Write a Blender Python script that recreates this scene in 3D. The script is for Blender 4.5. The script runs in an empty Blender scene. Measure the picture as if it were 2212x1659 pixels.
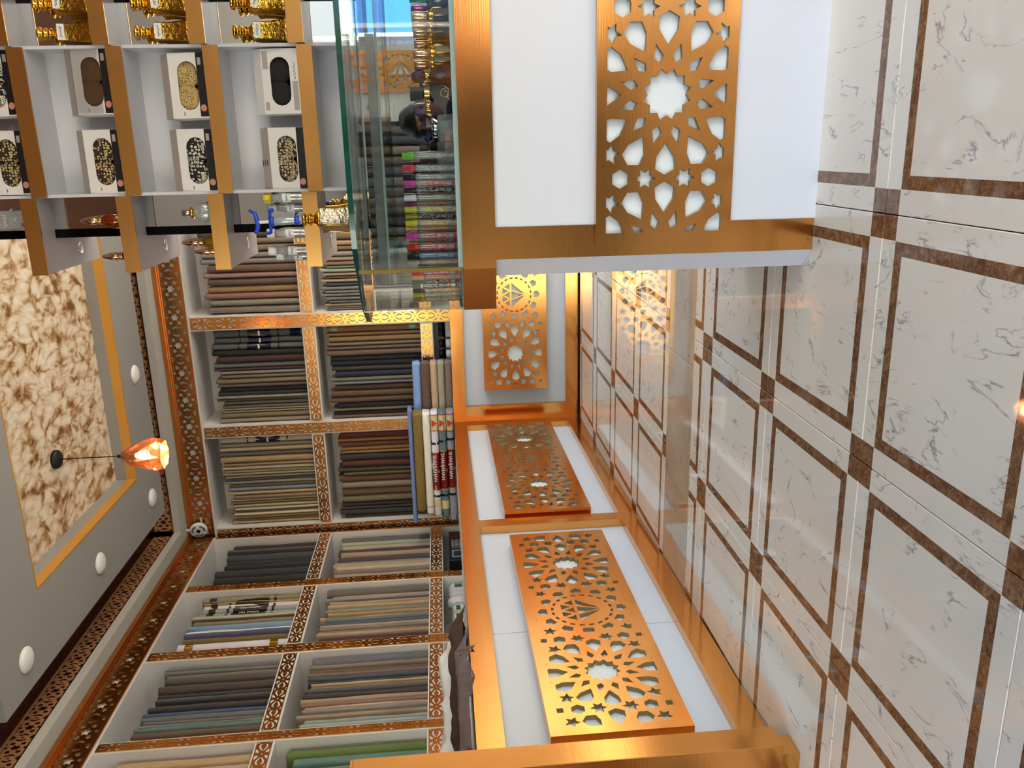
import bpy, bmesh, math, random
from mathutils import Vector, Matrix
from mathutils.geometry import tessellate_polygon
random.seed(7)
sc = bpy.context.scene
COL = sc.collection
PI = math.pi

# ---------------------------------------------------------------- camera, world, lights, exposure
CAMX, CAMZ = 0.762, 1.0087
YAW, PITCH, ROLL, FPX = 0.2789, 0.0787, -0.0447, 1786.99
def cam_axes():
    cy, sy, cp, sp = math.cos(YAW), math.sin(YAW), math.cos(PITCH), math.sin(PITCH)
    fwd = Vector((-sy*cp, cy*cp, -sp)); right = Vector((cy, sy, 0)); up = right.cross(fwd)
    cr, sr = math.cos(ROLL), math.sin(ROLL)
    return right*cr + up*sr, up*cr - right*sr, fwd
R_, U_, F_ = cam_axes()
cd = bpy.data.cameras.new('camera'); cam = bpy.data.objects.new('camera', cd); COL.objects.link(cam)
cd.sensor_fit = 'HORIZONTAL'; cd.sensor_width = 36; cd.lens = FPX/2212*36
cd.clip_start = 0.02; cd.clip_end = 200
X_, Y_, Z_ = -U_, R_, -F_              # the phone was held on its side: the photo's top is the room's right
cam.matrix_world = Matrix(((X_.x, Y_.x, Z_.x, CAMX), (X_.y, Y_.y, Z_.y, 0), (X_.z, Y_.z, Z_.z, CAMZ), (0, 0, 0, 1)))
sc.camera = cam

w = bpy.data.worlds.new('sky'); sc.world = w; w.use_nodes = True
nt = w.node_tree; bg = nt.nodes['Background']
sky = nt.nodes.new('ShaderNodeTexSky'); sky.sky_type = 'NISHITA'; sky.sun_disc = False
sky.sun_elevation = math.radians(42); sky.sun_rotation = math.radians(150); sky.air_density = 1.3; sky.dust_density = 2.0
nt.links.new(sky.outputs[0], bg.inputs[0]); bg.inputs[1].default_value = 0.5
sl = bpy.data.lights.new('sun', 'SUN'); sun = bpy.data.objects.new('sun', sl); COL.objects.link(sun)
sl.energy = 9.0; sl.angle = math.radians(0.6); sl.color = (1, .97, .92)
sun.rotation_euler = Vector((-.9, .2, -1.0)).to_track_quat('-Z', 'Y').to_euler()
def portal(p, sx, sz, d):
    l = bpy.data.lights.new('portal', 'AREA'); l.shape = 'RECTANGLE'; l.size = sx; l.size_y = sz; l.cycles.is_portal = True
    o = bpy.data.objects.new('portal', l); COL.objects.link(o); o.location = p
    o.rotation_euler = Vector(d).to_track_quat('-Z', 'Y').to_euler()
portal((2.0, -1.62, 1.02), 1.0, 2.05, (0, 1, 0)); portal((-1.55, -1.62, 1.45), 2.0, 2.7, (0, 1, 0)); portal((3.32, 0, 1.25), 2.4, 1.5, (-1, 0, 0)); portal((3.32, 4.5, 1.5), 2.95, 2.8, (-1, 0, 0))
vs = sc.view_settings; vs.view_transform = 'Standard'; vs.look = 'None'; vs.gamma = 1; vs.use_curve_mapping = False
vs.exposure = 1.3
cy = sc.cycles
cy.max_bounces = 10; cy.diffuse_bounces = 6; cy.glossy_bounces = 6; cy.transmission_bounces = 4; cy.transparent_max_bounces = 24
cy.caustics_reflective = False; cy.caustics_refractive = False; cy.sample_clamp_indirect = 6; cy.use_denoising = True; cy.blur_glossy = 0.15

# ---------------------------------------------------------------- materials
def lin(c):
    return tuple(((v/255+.055)/1.055)**2.4 if v/255 > .04045 else v/255/12.92 for v in c) + (1,)
MAT = {}
def nodes(name):
    m = bpy.data.materials.new(name); m.use_nodes = True; MAT[name] = m
    return m, m.node_tree, m.node_tree.nodes['Principled BSDF']
def mat(name, col, rough=.5, metal=0., noise=None, bump=None, coat=0, emit=0, spec=.5):
    m, t, b = nodes(name)
    c = lin(col); b.inputs['Base Color'].default_value = c; b.inputs['Roughness'].default_value = rough
    b.inputs['Metallic'].default_value = metal; b.inputs['Specular IOR Level'].default_value = spec
    if coat: b.inputs['Coat Weight'].default_value = coat; b.inputs['Coat Roughness'].default_value = .05
    tc = t.nodes.new('ShaderNodeTexCoord')
    def tex(sc3):
        mp = t.nodes.new('ShaderNodeMapping'); mp.inputs['Scale'].default_value = sc3
        t.links.new(tc.outputs['Object'], mp.inputs[0])
        n = t.nodes.new('ShaderNodeTexNoise'); n.inputs['Scale'].default_value = 1; n.inputs['Detail'].default_value = 3
        t.links.new(mp.outputs[0], n.inputs['Vector']); return n
    if noise:
        n = tex(noise[0]); mx = t.nodes.new('ShaderNodeMix'); mx.data_type = 'RGBA'
        a = noise[1]
        mx.inputs[6].default_value = tuple(v*(1-a) for v in c[:3])+(1,); mx.inputs[7].default_value = tuple(min(1, v*(1+a)) for v in c[:3])+(1,)
        t.links.new(n.outputs['Fac'], mx.inputs[0]); t.links.new(mx.outputs[2], b.inputs['Base Color'])
    if bump:
        n = tex(bump[0]); bp = t.nodes.new('ShaderNodeBump'); bp.inputs['Strength'].default_value = bump[1]; bp.inputs['Distance'].default_value = bump[2]
        t.links.new(n.outputs['Fac'], bp.inputs['Height']); t.links.new(bp.outputs[0], b.inputs['Normal'])
    if emit: b.inputs['Emission Color'].default_value = c; b.inputs['Emission Strength'].default_value = emit
    return m
def clear(name, tint=(1, 1, 1), refl=.08, rough=.02, col=None, body=0.):
    """thin clear glass or liquid: light passes straight through, the surface mirrors a little"""
    m = bpy.data.materials.new(name); m.use_nodes = True; t = m.node_tree; t.nodes.clear(); MAT[name] = m
    out = t.nodes.new('ShaderNodeOutputMaterial'); tr = t.nodes.new('ShaderNodeBsdfTransparent'); tr.inputs[0].default_value = tuple(tint)+(1,)
    gl = t.nodes.new('ShaderNodeBsdfGlossy'); gl.inputs['Roughness'].default_value = rough; gl.inputs[0].default_value = (1, 1, 1, 1)
    lw = t.nodes.new('ShaderNodeLayerWeight'); lw.inputs[0].default_value = .35
    mr = t.nodes.new('ShaderNodeMapRange'); mr.inputs[3].default_value = refl; mr.inputs[4].default_value = min(1, refl+.6)
    t.links.new(lw.outputs['Fresnel'], mr.inputs[0])
    last = tr
    if body:
        df = t.nodes.new('ShaderNodeBsdfDiffuse'); df.inputs[0].default_value = lin(col); mb = t.nodes.new('ShaderNodeMixShader'); mb.inputs[0].default_value = body
        t.links.new(tr.outputs[0], mb.inputs[1]); t.links.new(df.outputs[0], mb.inputs[2]); last = mb
    mx = t.nodes.new('ShaderNodeMixShader'); t.links.new(mr.outputs[0], mx.inputs[0])
    t.links.new(last.outputs[0], mx.inputs[1]); t.links.new(gl.outputs[0], mx.inputs[2]); t.links.new(mx.outputs[0], out.inputs[0])
    return m
mat('gold', (236, 166, 90), .17, 1., noise=((1.5, 1.5, 1.5), .10), bump=((3, 3, 260), .05, .002))
mat('gold_shelf', (226, 168, 94), .3, 1., noise=((3, 3, 3), .08), bump=((4, 4, 300), .08, .002))
mat('copper', (212, 140, 74), .26, 1., noise=((4, 4, 4), .10))
mat('filigree', (214, 146, 74), .22, 1., noise=((6, 6, 6), .12))
mat('brass', (225, 190, 110), .15, 1.)
mat('chrome_gold', (250, 190, 70), .12, 1., bump=((60, 60, 60), .15, .002))
mat('rose_gold', (246, 205, 170), .1, 1.)
mat('engraved_gold', (228, 176, 70), .16, 1., noise=((70, 70, 70), .5), bump=((110, 110, 110), .9, .004))
mat('engraved_silver', (176, 168, 148), .32, 1., noise=((90, 90, 90), .5), bump=((110, 110, 110), .9, .004))
mat('silver', (225, 225, 228), .15, 1.)
mat('mirror', (232, 236, 238), .01, 1.)
mat('white_panel', (212, 214, 220), .35, noise=((2, 2, 2), .02))
mat('white_board', (222, 221, 220), .45)
mat('backing_stone', (218, 224, 226), .3, noise=((6, 6, 6), .08))
mat('mdf', (150, 132, 96), .8)
mat('grey_shelf', (176, 170, 172), .4)
mat('slab_paint', (150, 149, 146), .85)
mat('beam_paint', (190, 186, 178), .85)
mat('wall_paint', (210, 205, 198), .9)
mat('gold_paint', (214, 160, 74), .45, .35)
mat('black_gloss', (8, 8, 10), .1, spec=.15)
mat('fret_trim', (196, 142, 98), .5, .3)
mat('black_matt', (18, 18, 19), .6)
mat('lattice_dark', (92, 52, 30), .5, .5, noise=((30, 30, 30), .5))
mat('plastic_white', (236, 236, 234), .35)
mat('plastic_blue', (28, 72, 200), .3)
mat('paper', (240, 240, 236), .7)
mat('ink', (30, 30, 34), .6)
mat('red_ink', (196, 30, 48), .5)
mat('cord_black', (20, 18, 18), .5)
mat('skin', (176, 122, 96), .6)
mat('hair', (14, 13, 16), .55, noise=((40, 40, 40), .5))
mat('cloth_person', (52, 62, 88), .85)
mat('cloth_white', (232, 228, 222), .9, bump=((9, 9, 9), .4, .01))
mat('cloth_brown', (66, 40, 30), .9, bump=((12, 12, 12), .4, .01))
mat('cloth_mauve', (104, 88, 88), .9, bump=((12, 12, 12), .4, .01))
clear('glass', (.96, .985, .975), .04)
clear('glass_clear', (.88, .92, .93), .16, .03, (220, 226, 228), .34)  # white mixed into the clear glass to brighten it in place of highlights
clear('glass_frost', (.62, .70, .70), .12, .15, (210, 220, 220), .45)
mat('glass_edge', (6, 70, 58), .12, spec=.8, noise=((25, 25, 25), .6))
mat('glass_rim', (150, 172, 165), .1, spec=.8)

# fabric: one weave, each bolt takes its colour from the object's own colour
m, t, b = nodes('fabric'); b.inputs['Roughness'].default_value = .85; b.inputs['Sheen Weight'].default_value = .15
oi = t.nodes.new('ShaderNodeObjectInfo'); tc = t.nodes.new('ShaderNodeTexCoord')
mp = t.nodes.new('ShaderNodeMapping'); mp.inputs['Scale'].default_value = (60, 60, 14); t.links.new(tc.outputs['Object'], mp.inputs[0])
n = t.nodes.new('ShaderNodeTexNoise'); n.inputs['Scale'].default_value = 1; n.inputs['Detail'].default_value = 4; t.links.new(mp.outputs[0], n.inputs['Vector'])
mr = t.nodes.new('ShaderNodeMapRange'); mr.inputs[3].default_value = .78; mr.inputs[4].default_value = 1.2; t.links.new(n.outputs['Fac'], mr.inputs[0])
vm = t.nodes.new('ShaderNodeVectorMath'); vm.operation = 'SCALE'; t.links.new(oi.outputs['Color'], vm.inputs[0]); t.links.new(mr.outputs[0], vm.inputs['Scale'])
t.links.new(vm.outputs[0], b.inputs['Base Color'])
bpn = t.nodes.new('ShaderNodeBump'); bpn.inputs['Strength'].default_value = .25; bpn.inputs['Distance'].default_value = .004; t.links.new(n.outputs['Fac'], bpn.inputs['Height']); t.links.new(bpn.outputs[0], b.inputs['Normal'])
# coloured plastic: same idea for caps and small parts
m, t, b = nodes('tinted_plastic'); b.inputs['Roughness'].default_value = .25
oi = t.nodes.new('ShaderNodeObjectInfo'); t.links.new(oi.outputs['Color'], b.inputs['Base Color'])
m, t, b = nodes('tinted_metal'); b.inputs['Roughness'].default_value = .12; b.inputs['Metallic'].default_value = .85
oi = t.nodes.new('ShaderNodeObjectInfo'); t.links.new(oi.outputs['Color'], b.inputs['Base Color'])
# coloured glass
m = bpy.data.materials.new('tinted_glass'); m.use_nodes = True; t = m.node_tree; t.nodes.clear(); MAT['tinted_glass'] = m
out = t.nodes.new('ShaderNodeOutputMaterial'); tr = t.nodes.new('ShaderNodeBsdfTransparent'); gl = t.nodes.new('ShaderNodeBsdfGlossy'); gl.inputs['Roughness'].default_value = .03
df = t.nodes.new('ShaderNodeBsdfDiffuse'); oi = t.nodes.new('ShaderNodeObjectInfo')
t.links.new(oi.outputs['Color'], tr.inputs[0]); t.links.new(oi.outputs['Color'], df.inputs[0])
m1 = t.nodes.new('ShaderNodeMixShader'); m1.inputs[0].default_value = .3; t.links.new(tr.outputs[0], m1.inputs[1]); t.links.new(df.outputs[0], m1.inputs[2])
lw = t.nodes.new('ShaderNodeLayerWeight'); lw.inputs[0].default_value = .45; m2 = t.nodes.new('ShaderNodeMixShader'); t.links.new(lw.outputs['Fresnel'], m2.inputs[0])
t.links.new(m1.outputs[0], m2.inputs[1]); t.links.new(gl.outputs[0], m2.inputs[2]); t.links.new(m2.outputs[0], out.inputs[0])

def ramp(t, src, stops):
    r = t.nodes.new('ShaderNodeValToRGB'); cr = r.color_ramp
    while len(cr.elements) < len(stops): cr.elements.new(.5)
    for e, (p, c) in zip(cr.elements, stops): e.position = p; e.color = lin(c)
    t.links.new(src, r.inputs[0]); return r
def math_(t, op, a, bv=None, c=None):
    n = t.nodes.new('ShaderNodeMath'); n.operation = op
    for i, v in enumerate((a, bv, c)):
        if v is None: continue
        if isinstance(v, (int, float)): n.inputs[i].default_value = v
        else: t.links.new(v, n.inputs[i])
    return n.outputs[0]
def tile_mat(name, plain=False):
    m, t, b = nodes(name); L = t.links
    b.inputs['Roughness'].default_value = .035; b.inputs['Specular IOR Level'].default_value = .6
    tc = t.nodes.new('ShaderNodeTexCoord'); oi = t.nodes.new('ShaderNodeObjectInfo')
    off = t.nodes.new('ShaderNodeVectorMath'); off.operation = 'SCALE'; off.inputs[0].default_value = (17, 31, 11); L.new(oi.outputs['Random'], off.inputs['Scale'])
    p = t.nodes.new('ShaderNodeVectorMath'); p.operation = 'ADD'; L.new(tc.outputs['Object'], p.inputs[0]); L.new(off.outputs[0], p.inputs[1])
    def noise(scale, det, dist, v=None, rough=.55):
        n = t.nodes.new('ShaderNodeTexNoise'); n.inputs['Scale'].default_value = scale; n.inputs['Detail'].default_value = det
        n.inputs['Distortion'].default_value = dist; n.inputs['Roughness'].default_value = rough; L.new((v or p).outputs[0], n.inputs['Vector']); return n.outputs['Fac']
    st = t.nodes.new('ShaderNodeMapping'); st.inputs['Rotation'].default_value = (0, 0, .55); st.inputs['Scale'].default_value = (1.0, .42, 1); L.new(p.outputs[0], st.inputs[0])
    v1 = math_(t, 'ABSOLUTE', math_(t, 'SUBTRACT', noise(8.5, 7, 1.0, st), .5))
    msk = noise(13, 2, .2)
    vein = math_(t, 'MULTIPLY', ramp(t, v1, ((0, (255, 255, 255)), (.010, (110, 110, 110)), (.024, (0, 0, 0)))).outputs[0], ramp(t, msk, ((.48, (0, 0, 0)), (.60, (230, 230, 230)))).outputs[0])
    cl = noise(2.2, 3, .3)
    base = ramp(t, cl, ((.3, (242, 233, 215)), (.7, (248, 241, 226)))) if not plain else ramp(t, cl, ((.3, (176, 156, 130)), (.7, (204, 188, 164))))
    mx = t.nodes.new('ShaderNodeMix'); mx.data_type = 'RGBA'; L.new(vein, mx.inputs[0]); L.new(base.outputs[0], mx.inputs[6]); mx.inputs[7].default_value = lin((118, 114, 118)) if not plain else lin((150, 96, 40))
    last = mx.outputs[2]
    if not plain:
        br = ramp(t, noise(26, 6, 1.6, None, .65), ((.25, (84, 52, 32)), (.45, (118, 78, 50)), (.62, (150, 108, 72)), (.8, (186, 152, 116))))
        lt = ramp(t, math_(t, 'ABSOLUTE', math_(t, 'SUBTRACT', noise(38, 4, 2), .5)), ((0, (255, 255, 255)), (.012, (0, 0, 0))))
        b2 = t.nodes.new('ShaderNodeMix'); b2.data_type = 'RGBA'; L.new(math_(t, 'MULTIPLY', lt.outputs[0], .55), b2.inputs[0]); L.new(br.outputs[0], b2.inputs[6]); b2.inputs[7].default_value = lin((214, 190, 160))
        sx = t.nodes.new('ShaderNodeSeparateXYZ'); L.new(tc.outputs['Object'], sx.inputs[0])
        dx = math_(t, 'SUBTRACT', .3, math_(t, 'ABSOLUTE', sx.outputs[0])); dy = math_(t, 'SUBTRACT', .3, math_(t, 'ABSOLUTE', sx.outputs[1]))
        dmin = math_(t, 'MINIMUM', dx, dy); dmax = math_(t, 'MAXIMUM', dx, dy)
        frame = math_(t, 'MULTIPLY', math_(t, 'GREATER_THAN', dmin, .0565), math_(t, 'LESS_THAN', dmin, .0865))
        sq = math_(t, 'LESS_THAN', dmax, .0555)
        fac = math_(t, 'MAXIMUM', frame, sq)
        m3 = t.nodes.new('ShaderNodeMix'); m3.data_type = 'RGBA'; L.new(fac, m3.inputs[0]); L.new(last, m3.inputs[6]); L.new(b2.outputs[2], m3.inputs[7]); last = m3.outputs[2]
    L.new(last, b.inputs['Base Color'])
    bn = t.nodes.new('ShaderNodeBump'); bn.inputs['Strength'].default_value = .04; bn.inputs['Distance'].default_value = .004; L.new(noise(9, 2, 0), bn.inputs['Height']); L.new(bn.outputs[0], b.inputs['Normal'])
tile_mat('tile_marble'); tile_mat('tile_plain', True)
mat('grout', (120, 112, 100), .8)
# ceiling paper: brown feathered figure on cream
m, t, b = nodes('ceiling_paper'); b.inputs['Roughness'].default_value = .6; L = t.links
tc = t.nodes.new('ShaderNodeTexCoord'); mp = t.nodes.new('ShaderNodeMapping'); mp.inputs['Scale'].default_value = (1.0, .62, 1); L.new(tc.outputs['Object'], mp.inputs[0])
nn = t.nodes.new('ShaderNodeTexNoise'); nn.inputs['Scale'].default_value = 6; nn.inputs['Detail'].default_value = 5; nn.inputs['Distortion'].default_value = 1.2; L.new(mp.outputs[0], nn.inputs['Vector'])
ad = t.nodes.new('ShaderNodeVectorMath'); ad.operation = 'MULTIPLY_ADD'; L.new(nn.outputs['Color'], ad.inputs[0]); ad.inputs[1].default_value = (.18, .18, .18); L.new(mp.outputs[0], ad.inputs[2])
vo = t.nodes.new('ShaderNodeTexVoronoi'); vo.feature = 'F1'; vo.inputs['Scale'].default_value = 13; L.new(ad.outputs[0], vo.inputs['Vector'])
n2 = t.nodes.new('ShaderNodeTexNoise'); n2.inputs['Scale'].default_value = 9; n2.inputs['Detail'].default_value = 6; n2.inputs['Distortion'].default_value = 2; L.new(mp.outputs[0], n2.inputs['Vector'])
fs = math_(t, 'MULTIPLY', vo.outputs['Distance'], math_(t, 'MULTIPLY', n2.outputs['Fac'], 2.0))
rr = ramp(t, fs, ((.12, (232, 222, 204)), (.46, (218, 200, 174)), (.66, (186, 152, 112)), (.95, (120, 80, 44))))
L.new(rr.outputs[0], b.inputs['Base Color'])

# ---------------------------------------------------------------- mesh helpers
class MB:
    """collects polygons for one mesh object"""
    def __init__(s): s.v = []; s.f = []; s.m = []; s.sm = []
    def add(s, vs, fs, mi=0, smooth=False):
        o = len(s.v); s.v += [tuple(v) for v in vs]; s.f += [tuple(i+o for i in f) for f in fs]; s.m += [mi]*len(fs); s.sm += [smooth]*len(fs); return s
    def box(s, x0, x1, y0, y1, z0, z1, bev=0.0, mi=0):
        if bev <= 0:
            v = [(x, y, z) for z in (z0, z1) for y in (y0, y1) for x in (x0, x1)]
            return s.add(v, [(0, 2, 3, 1), (4, 5, 7, 6), (0, 1, 5, 4), (2, 6, 7, 3), (0, 4, 6, 2), (1, 3, 7, 5)], mi)
        b = bev; p = [(x0+b, y0), (x1-b, y0), (x1, y0+b), (x1, y1-b), (x1-b, y1), (x0+b, y1), (x0, y1-b), (x0, y0+b)]
        q = [(x0+b, y0+b), (x1-b, y0+b), (x1-b, y0+b), (x1-b, y1-b), (x1-b, y1-b), (x0+b, y1-b), (x0+b, y1-b), (x0+b, y0+b)]
        rings = [[(*a, z0) for a in q], [(*a, z0+b) for a in p], [(*a, z1-b) for a in p], [(*a, z1) for a in q]]
        v = [a for r in rings for a in r]; f = []
        for k in range(3):
            for i in range(8):
                j = (i+1) % 8; f.append((k*8+i, k*8+j, k*8+8+j, k*8+8+i))
        f.append(tuple(range(7, -1, -1))); f.append(tuple(24+i for i in range(8)))
        return s.add(v, f, mi)
    def prism(s, poly, z0, z1, mi=0, axis='z'):
        n = len(poly)
        def P(a, b, c): return {'z': (a, b, c), 'y': (a, c, b), 'x': (c, a, b)}[axis]
        v = [P(a, b, z0) for a, b in poly]+[P(a, b, z1) for a, b in poly]
        f = [tuple(range(n-1, -1, -1)), tuple(range(n, 2*n))]+[(i, (i+1) % n, n+(i+1) % n, n+i) for i in range(n)]
        return s.add(v, f, mi)
    def lathe(s, prof, n=20, c=(0, 0, 0), mi=0, smooth=True, sq=0, rot=0.):
        """prof: list of (r,z); sq>0 squares the section off"""
        v = []; f = []
        for r, z in prof:
            for i in range(n):
                a = 2*PI*i/n+rot
                k = 1.0
                if sq: k = 1/(abs(math.cos(a-rot))**sq+abs(math.sin(a-rot))**sq)**(1/sq)
                v.append((c[0]+r*k*math.cos(a), c[1]+r*k*math.sin(a), c[2]+z))
        for k in range(len(prof)-1):
            for i in range(n):
                j = (i+1) % n; f.append((k*n+i, k*n+j, k*n+n+j, k*n+n+i))
        if prof[0][0] > 1e-6: f.append(tuple(range(n-1, -1, -1)))
        if prof[-1][0] > 1e-6: f.append(tuple((len(prof)-1)*n+i for i in range(n)))
        return s.add(v, f, mi, smooth)
    def tube(s, pts, r, n=8, mi=0):
        pts = [Vector(p) for p in pts]; v = []; f = []
        for k, p in enumerate(pts):
            d = (pts[min(k+1, len(pts)-1)]-pts[max(k-1, 0)]).normalized()
            a = d.cross(Vector((0, 0, 1)) if abs(d.z) < .9 else Vector((1, 0, 0))).normalized(); b2 = d.cross(a)
            rr = r[k] if isinstance(r, (list, tuple)) else r
            v += [p+a*rr*math.cos(2*PI*i/n)+b2*rr*math.sin(2*PI*i/n) for i in range(n)]
        for k in range(len(pts)-1):
            for i in range(n):
                j = (i+1) % n; f.append((k*n+i, k*n+j, k*n+n+j, k*n+n+i))
        f.append(tuple(range(n-1, -1, -1))); f.append(tuple((len(pts)-1)*n+i for i in range(n)))
        return s.add(v, f, mi, True)
    def mesh(s, name, mats):
        me = bpy.data.meshes.new(name); me.from_pydata(s.v, [], s.f)
        for x in ([mats] if isinstance(mats, str) else mats): me.materials.append(MAT[x])
        me.polygons.foreach_set('material_index', s.m); me.polygons.foreach_set('use_smooth', s.sm); me.update()
        return me
def put(name, me, parent=None, loc=(0, 0, 0), rz=0., color=None, kind=None):
    o = bpy.data.objects.new(name, me); COL.objects.link(o); o.location = loc; o.rotation_euler = (0, 0, rz) if isinstance(rz, (int, float)) else rz
    if parent is not None: o.parent = parent
    if color is not None: o.color = lin(color)
    if kind: o['kind'] = kind
    return o
def obj(name, mb, mats, parent=None, loc=(0, 0, 0), rz=0., color=None, kind=None):
    return put(name, mb.mesh(name, mats), parent, loc, rz, color, kind)
def tag(o, label, cat, group=None):
    o['label'] = label; o['category'] = cat
    if group: o['group'] = group
    return o
def thing(name, label, cat, loc=(0, 0, 0), rz=0., group=None):
    o = bpy.data.objects.new(name, None); COL.objects.link(o); o.location = loc; o.rotation_euler = (0, 0, rz) if isinstance(rz, (int, float)) else rz
    o.empty_display_size = .1
    return tag(o, label, cat, group)
def struct(name, mb, mats, loc=(0, 0, 0), rz=0.): return obj(name, mb, mats, None, loc, rz, None, 'structure')
def dup(o, loc=None, label=None):
    c = o.copy(); COL.objects.link(c)
    if loc is not None: c.location = loc
    if label: c['label'] = label
    for ch in o.children:
        d = ch.copy(); COL.objects.link(d); d.parent = c
        for g in ch.children:
            e = g.copy(); COL.objects.link(e); e.parent = d
    return c
def text(name, s, size, parent, loc, rot, matn, ext=.0004, align='CENTER'):
    cu = bpy.data.curves.new(name, 'FONT'); cu.body = s; cu.size = size; cu.extrude = ext; cu.align_x = align; cu.align_y = 'CENTER'
    cu.resolution_u = 2; cu.materials.append(MAT[matn])
    tmp = bpy.data.objects.new(name, cu); COL.objects.link(tmp); bpy.context.view_layer.update()
    me = bpy.data.meshes.new_from_object(tmp.evaluated_get(bpy.context.evaluated_depsgraph_get())); bpy.data.objects.remove(tmp)
    return put(name, me, parent, loc, rot)

# ---------------------------------------------------------------- fretwork: plates with cut-outs
DROPPED = [0]
def clip(poly, x0, x1, y0, y1):
    for ax, lim, sg in ((0, x0, 1), (0, x1, -1), (1, y0, 1), (1, y1, -1)):
        out = []
        for i in range(len(poly)):
            a, b = poly[i-1], poly[i]
            da, db = sg*(a[ax]-lim), sg*(b[ax]-lim)
            if (da >= 0) != (db >= 0):
                k = da/(da-db); out.append((a[0]+(b[0]-a[0])*k, a[1]+(b[1]-a[1])*k))
            if db >= 0: out.append(b)
        poly = out
        if len(poly) < 3: return []
    q = []
    for p in poly:
        if not q or abs(p[0]-q[-1][0])+abs(p[1]-q[-1][1]) > 2e-4: q.append(p)
    if len(q) > 2 and abs(q[0][0]-q[-1][0])+abs(q[0][1]-q[-1][1]) < 2e-4: q.pop()
    return q
def area(p): return .5*sum(p[i-1][0]*p[i][1]-p[i][0]*p[i-1][1] for i in range(len(p)))
def crosses(p, q):
    ax0, ax1, ay0, ay1 = min(a[0] for a in p), max(a[0] for a in p), min(a[1] for a in p), max(a[1] for a in p)
    bx0, bx1, by0, by1 = min(a[0] for a in q), max(a[0] for a in q), min(a[1] for a in q), max(a[1] for a in q)
    e = .0012
    if ax1+e < bx0 or bx1+e < ax0 or ay1+e < by0 or by1+e < ay0: return False
    def near(pt, poly):
        ins = False; d = 9.
        for i in range(len(poly)):
            (x1, y1), (x2, y2) = poly[i-1], poly[i]
            if (y1 > pt[1]) != (y2 > pt[1]) and pt[0] < (x2-x1)*(pt[1]-y1)/(y2-y1)+x1: ins = not ins
            l2 = (x2-x1)**2+(y2-y1)**2; t = max(0, min(1, ((pt[0]-x1)*(x2-x1)+(pt[1]-y1)*(y2-y1))/l2)) if l2 else 0
            d = min(d, math.hypot(pt[0]-x1-t*(x2-x1), pt[1]-y1-t*(y2-y1)))
        return ins or d < e
    return any(near(a, q) for a in p) or any(near(a, p) for a in q)
def plate(mb, x0, x1, y0, y1, holes, t, ox=0, side=True, outer=True, fm=0, sm=1):
    """plate in the local x-z plane, front at y=0, back at y=t; (x,y) of the drawing become (x,z)"""
    hs = []
    for h in holes:
        if len(h) < 3: continue
        a = area(h)
        if abs(a) < 1.2e-5: continue
        if any(crosses(h, g) for g in hs): DROPPED[0] += 1; continue
        hs.append(h if a < 0 else h[::-1])
    o = [(x0, y0), (x1, y0), (x1, y1), (x0, y1)]
    loops = [o]+hs
    flat = [p for l in loops for p in l]
    tris = tessellate_polygon([[Vector((p[0], p[1], 0)) for p in l] for l in loops])
    vs = [(p[0]+ox, 0, p[1]) for p in flat]; fs = []
    for tri in tris:
        a, b, c = [flat[i] for i in tri]
        if (b[0]-a[0])*(c[1]-a[1])-(c[0]-a[0])*(b[1]-a[1]) < 0: tri = tri[::-1]
        fs.append(tuple(tri))
    mb.add(vs, fs, fm)
    for li, l in enumerate(loops):
        if li == 0 and not outer: continue
        if li > 0 and not side: continue
        n = len(l); v = [(p[0]+ox, 0, p[1]) for p in l]+[(p[0]+ox, t, p[1]) for p in l]
        mb.add(v, [(i, n+i, n+(i+1) % n, (i+1) % n) for i in range(n)], sm if li else fm)
def star(cx, cy, R, r, n, a0): return [(cx+(R if k % 2 == 0 else r)*math.cos(a0+PI*k/n), cy+(R if k % 2 == 0 else r)*math.sin(a0+PI*k/n)) for k in range(2*n)]
def ngon(cx, cy, r, n, a0=0, sx=1, sy=1): return [(cx+sx*r*math.cos(a0+2*PI*k/n), cy+sy*r*math.sin(a0+2*PI*k/n)) for k in range(n)]
def polar(cx, cy, a, pts): return [(cx+r*math.cos(a)-q*math.sin(a), cy+r*math.sin(a)+q*math.cos(a)) for r, q in pts]
def rosette(cx, cy, H):
    H.append(star(cx, cy, .068, .054, 12, PI/12))
    pet = [(.126, 0), (.165, -.0260), (.197, -.0290), (.213, 0), (.197, .0290), (.165, .0260)]
    kite = [(.080, 0), (.094, -.009), (.130, -.0125), (.1185, 0), (.130, .0125), (.094, .009)]
    kite = [(.084, 0), (.100, -.0140), (.135, 0), (.100, .0140)]
    for k in range(12):
        H.append(polar(cx, cy, k*PI/6, pet)); H.append(polar(cx, cy, PI/12+k*PI/6, kite))
def between(cx, cy, S, H, side):
    """features round the cell border: side=+1/-1 in x"""
    h = S/2
    for sy in (-1, 1):
        H.append(star(cx+side*h, cy+sy*.056, .031, .0165, 6, PI/2))
        H.append(ngon(cx+side*h, cy+sy*.127, .0265, 6, 0))
        H.append(ngon(cx+side*h, cy+sy*.190, .018, 4, PI/4))
def diag(cx, cy, S, H):
    for sx in (-1, 1):
        for sy in (-1, 1): H.append(star(cx+sx*.156, cy+sy*.156, .029, .014, 5, math.atan2(sy, sx)))
        for q in (-1, 1):
            H.append(star(cx+sx*.056, cy+q*S/2, .028, .015, 6, PI/2)); H.append(ngon(cx+sx*.127, cy+q*S/2, .022, 6, 0))
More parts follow.
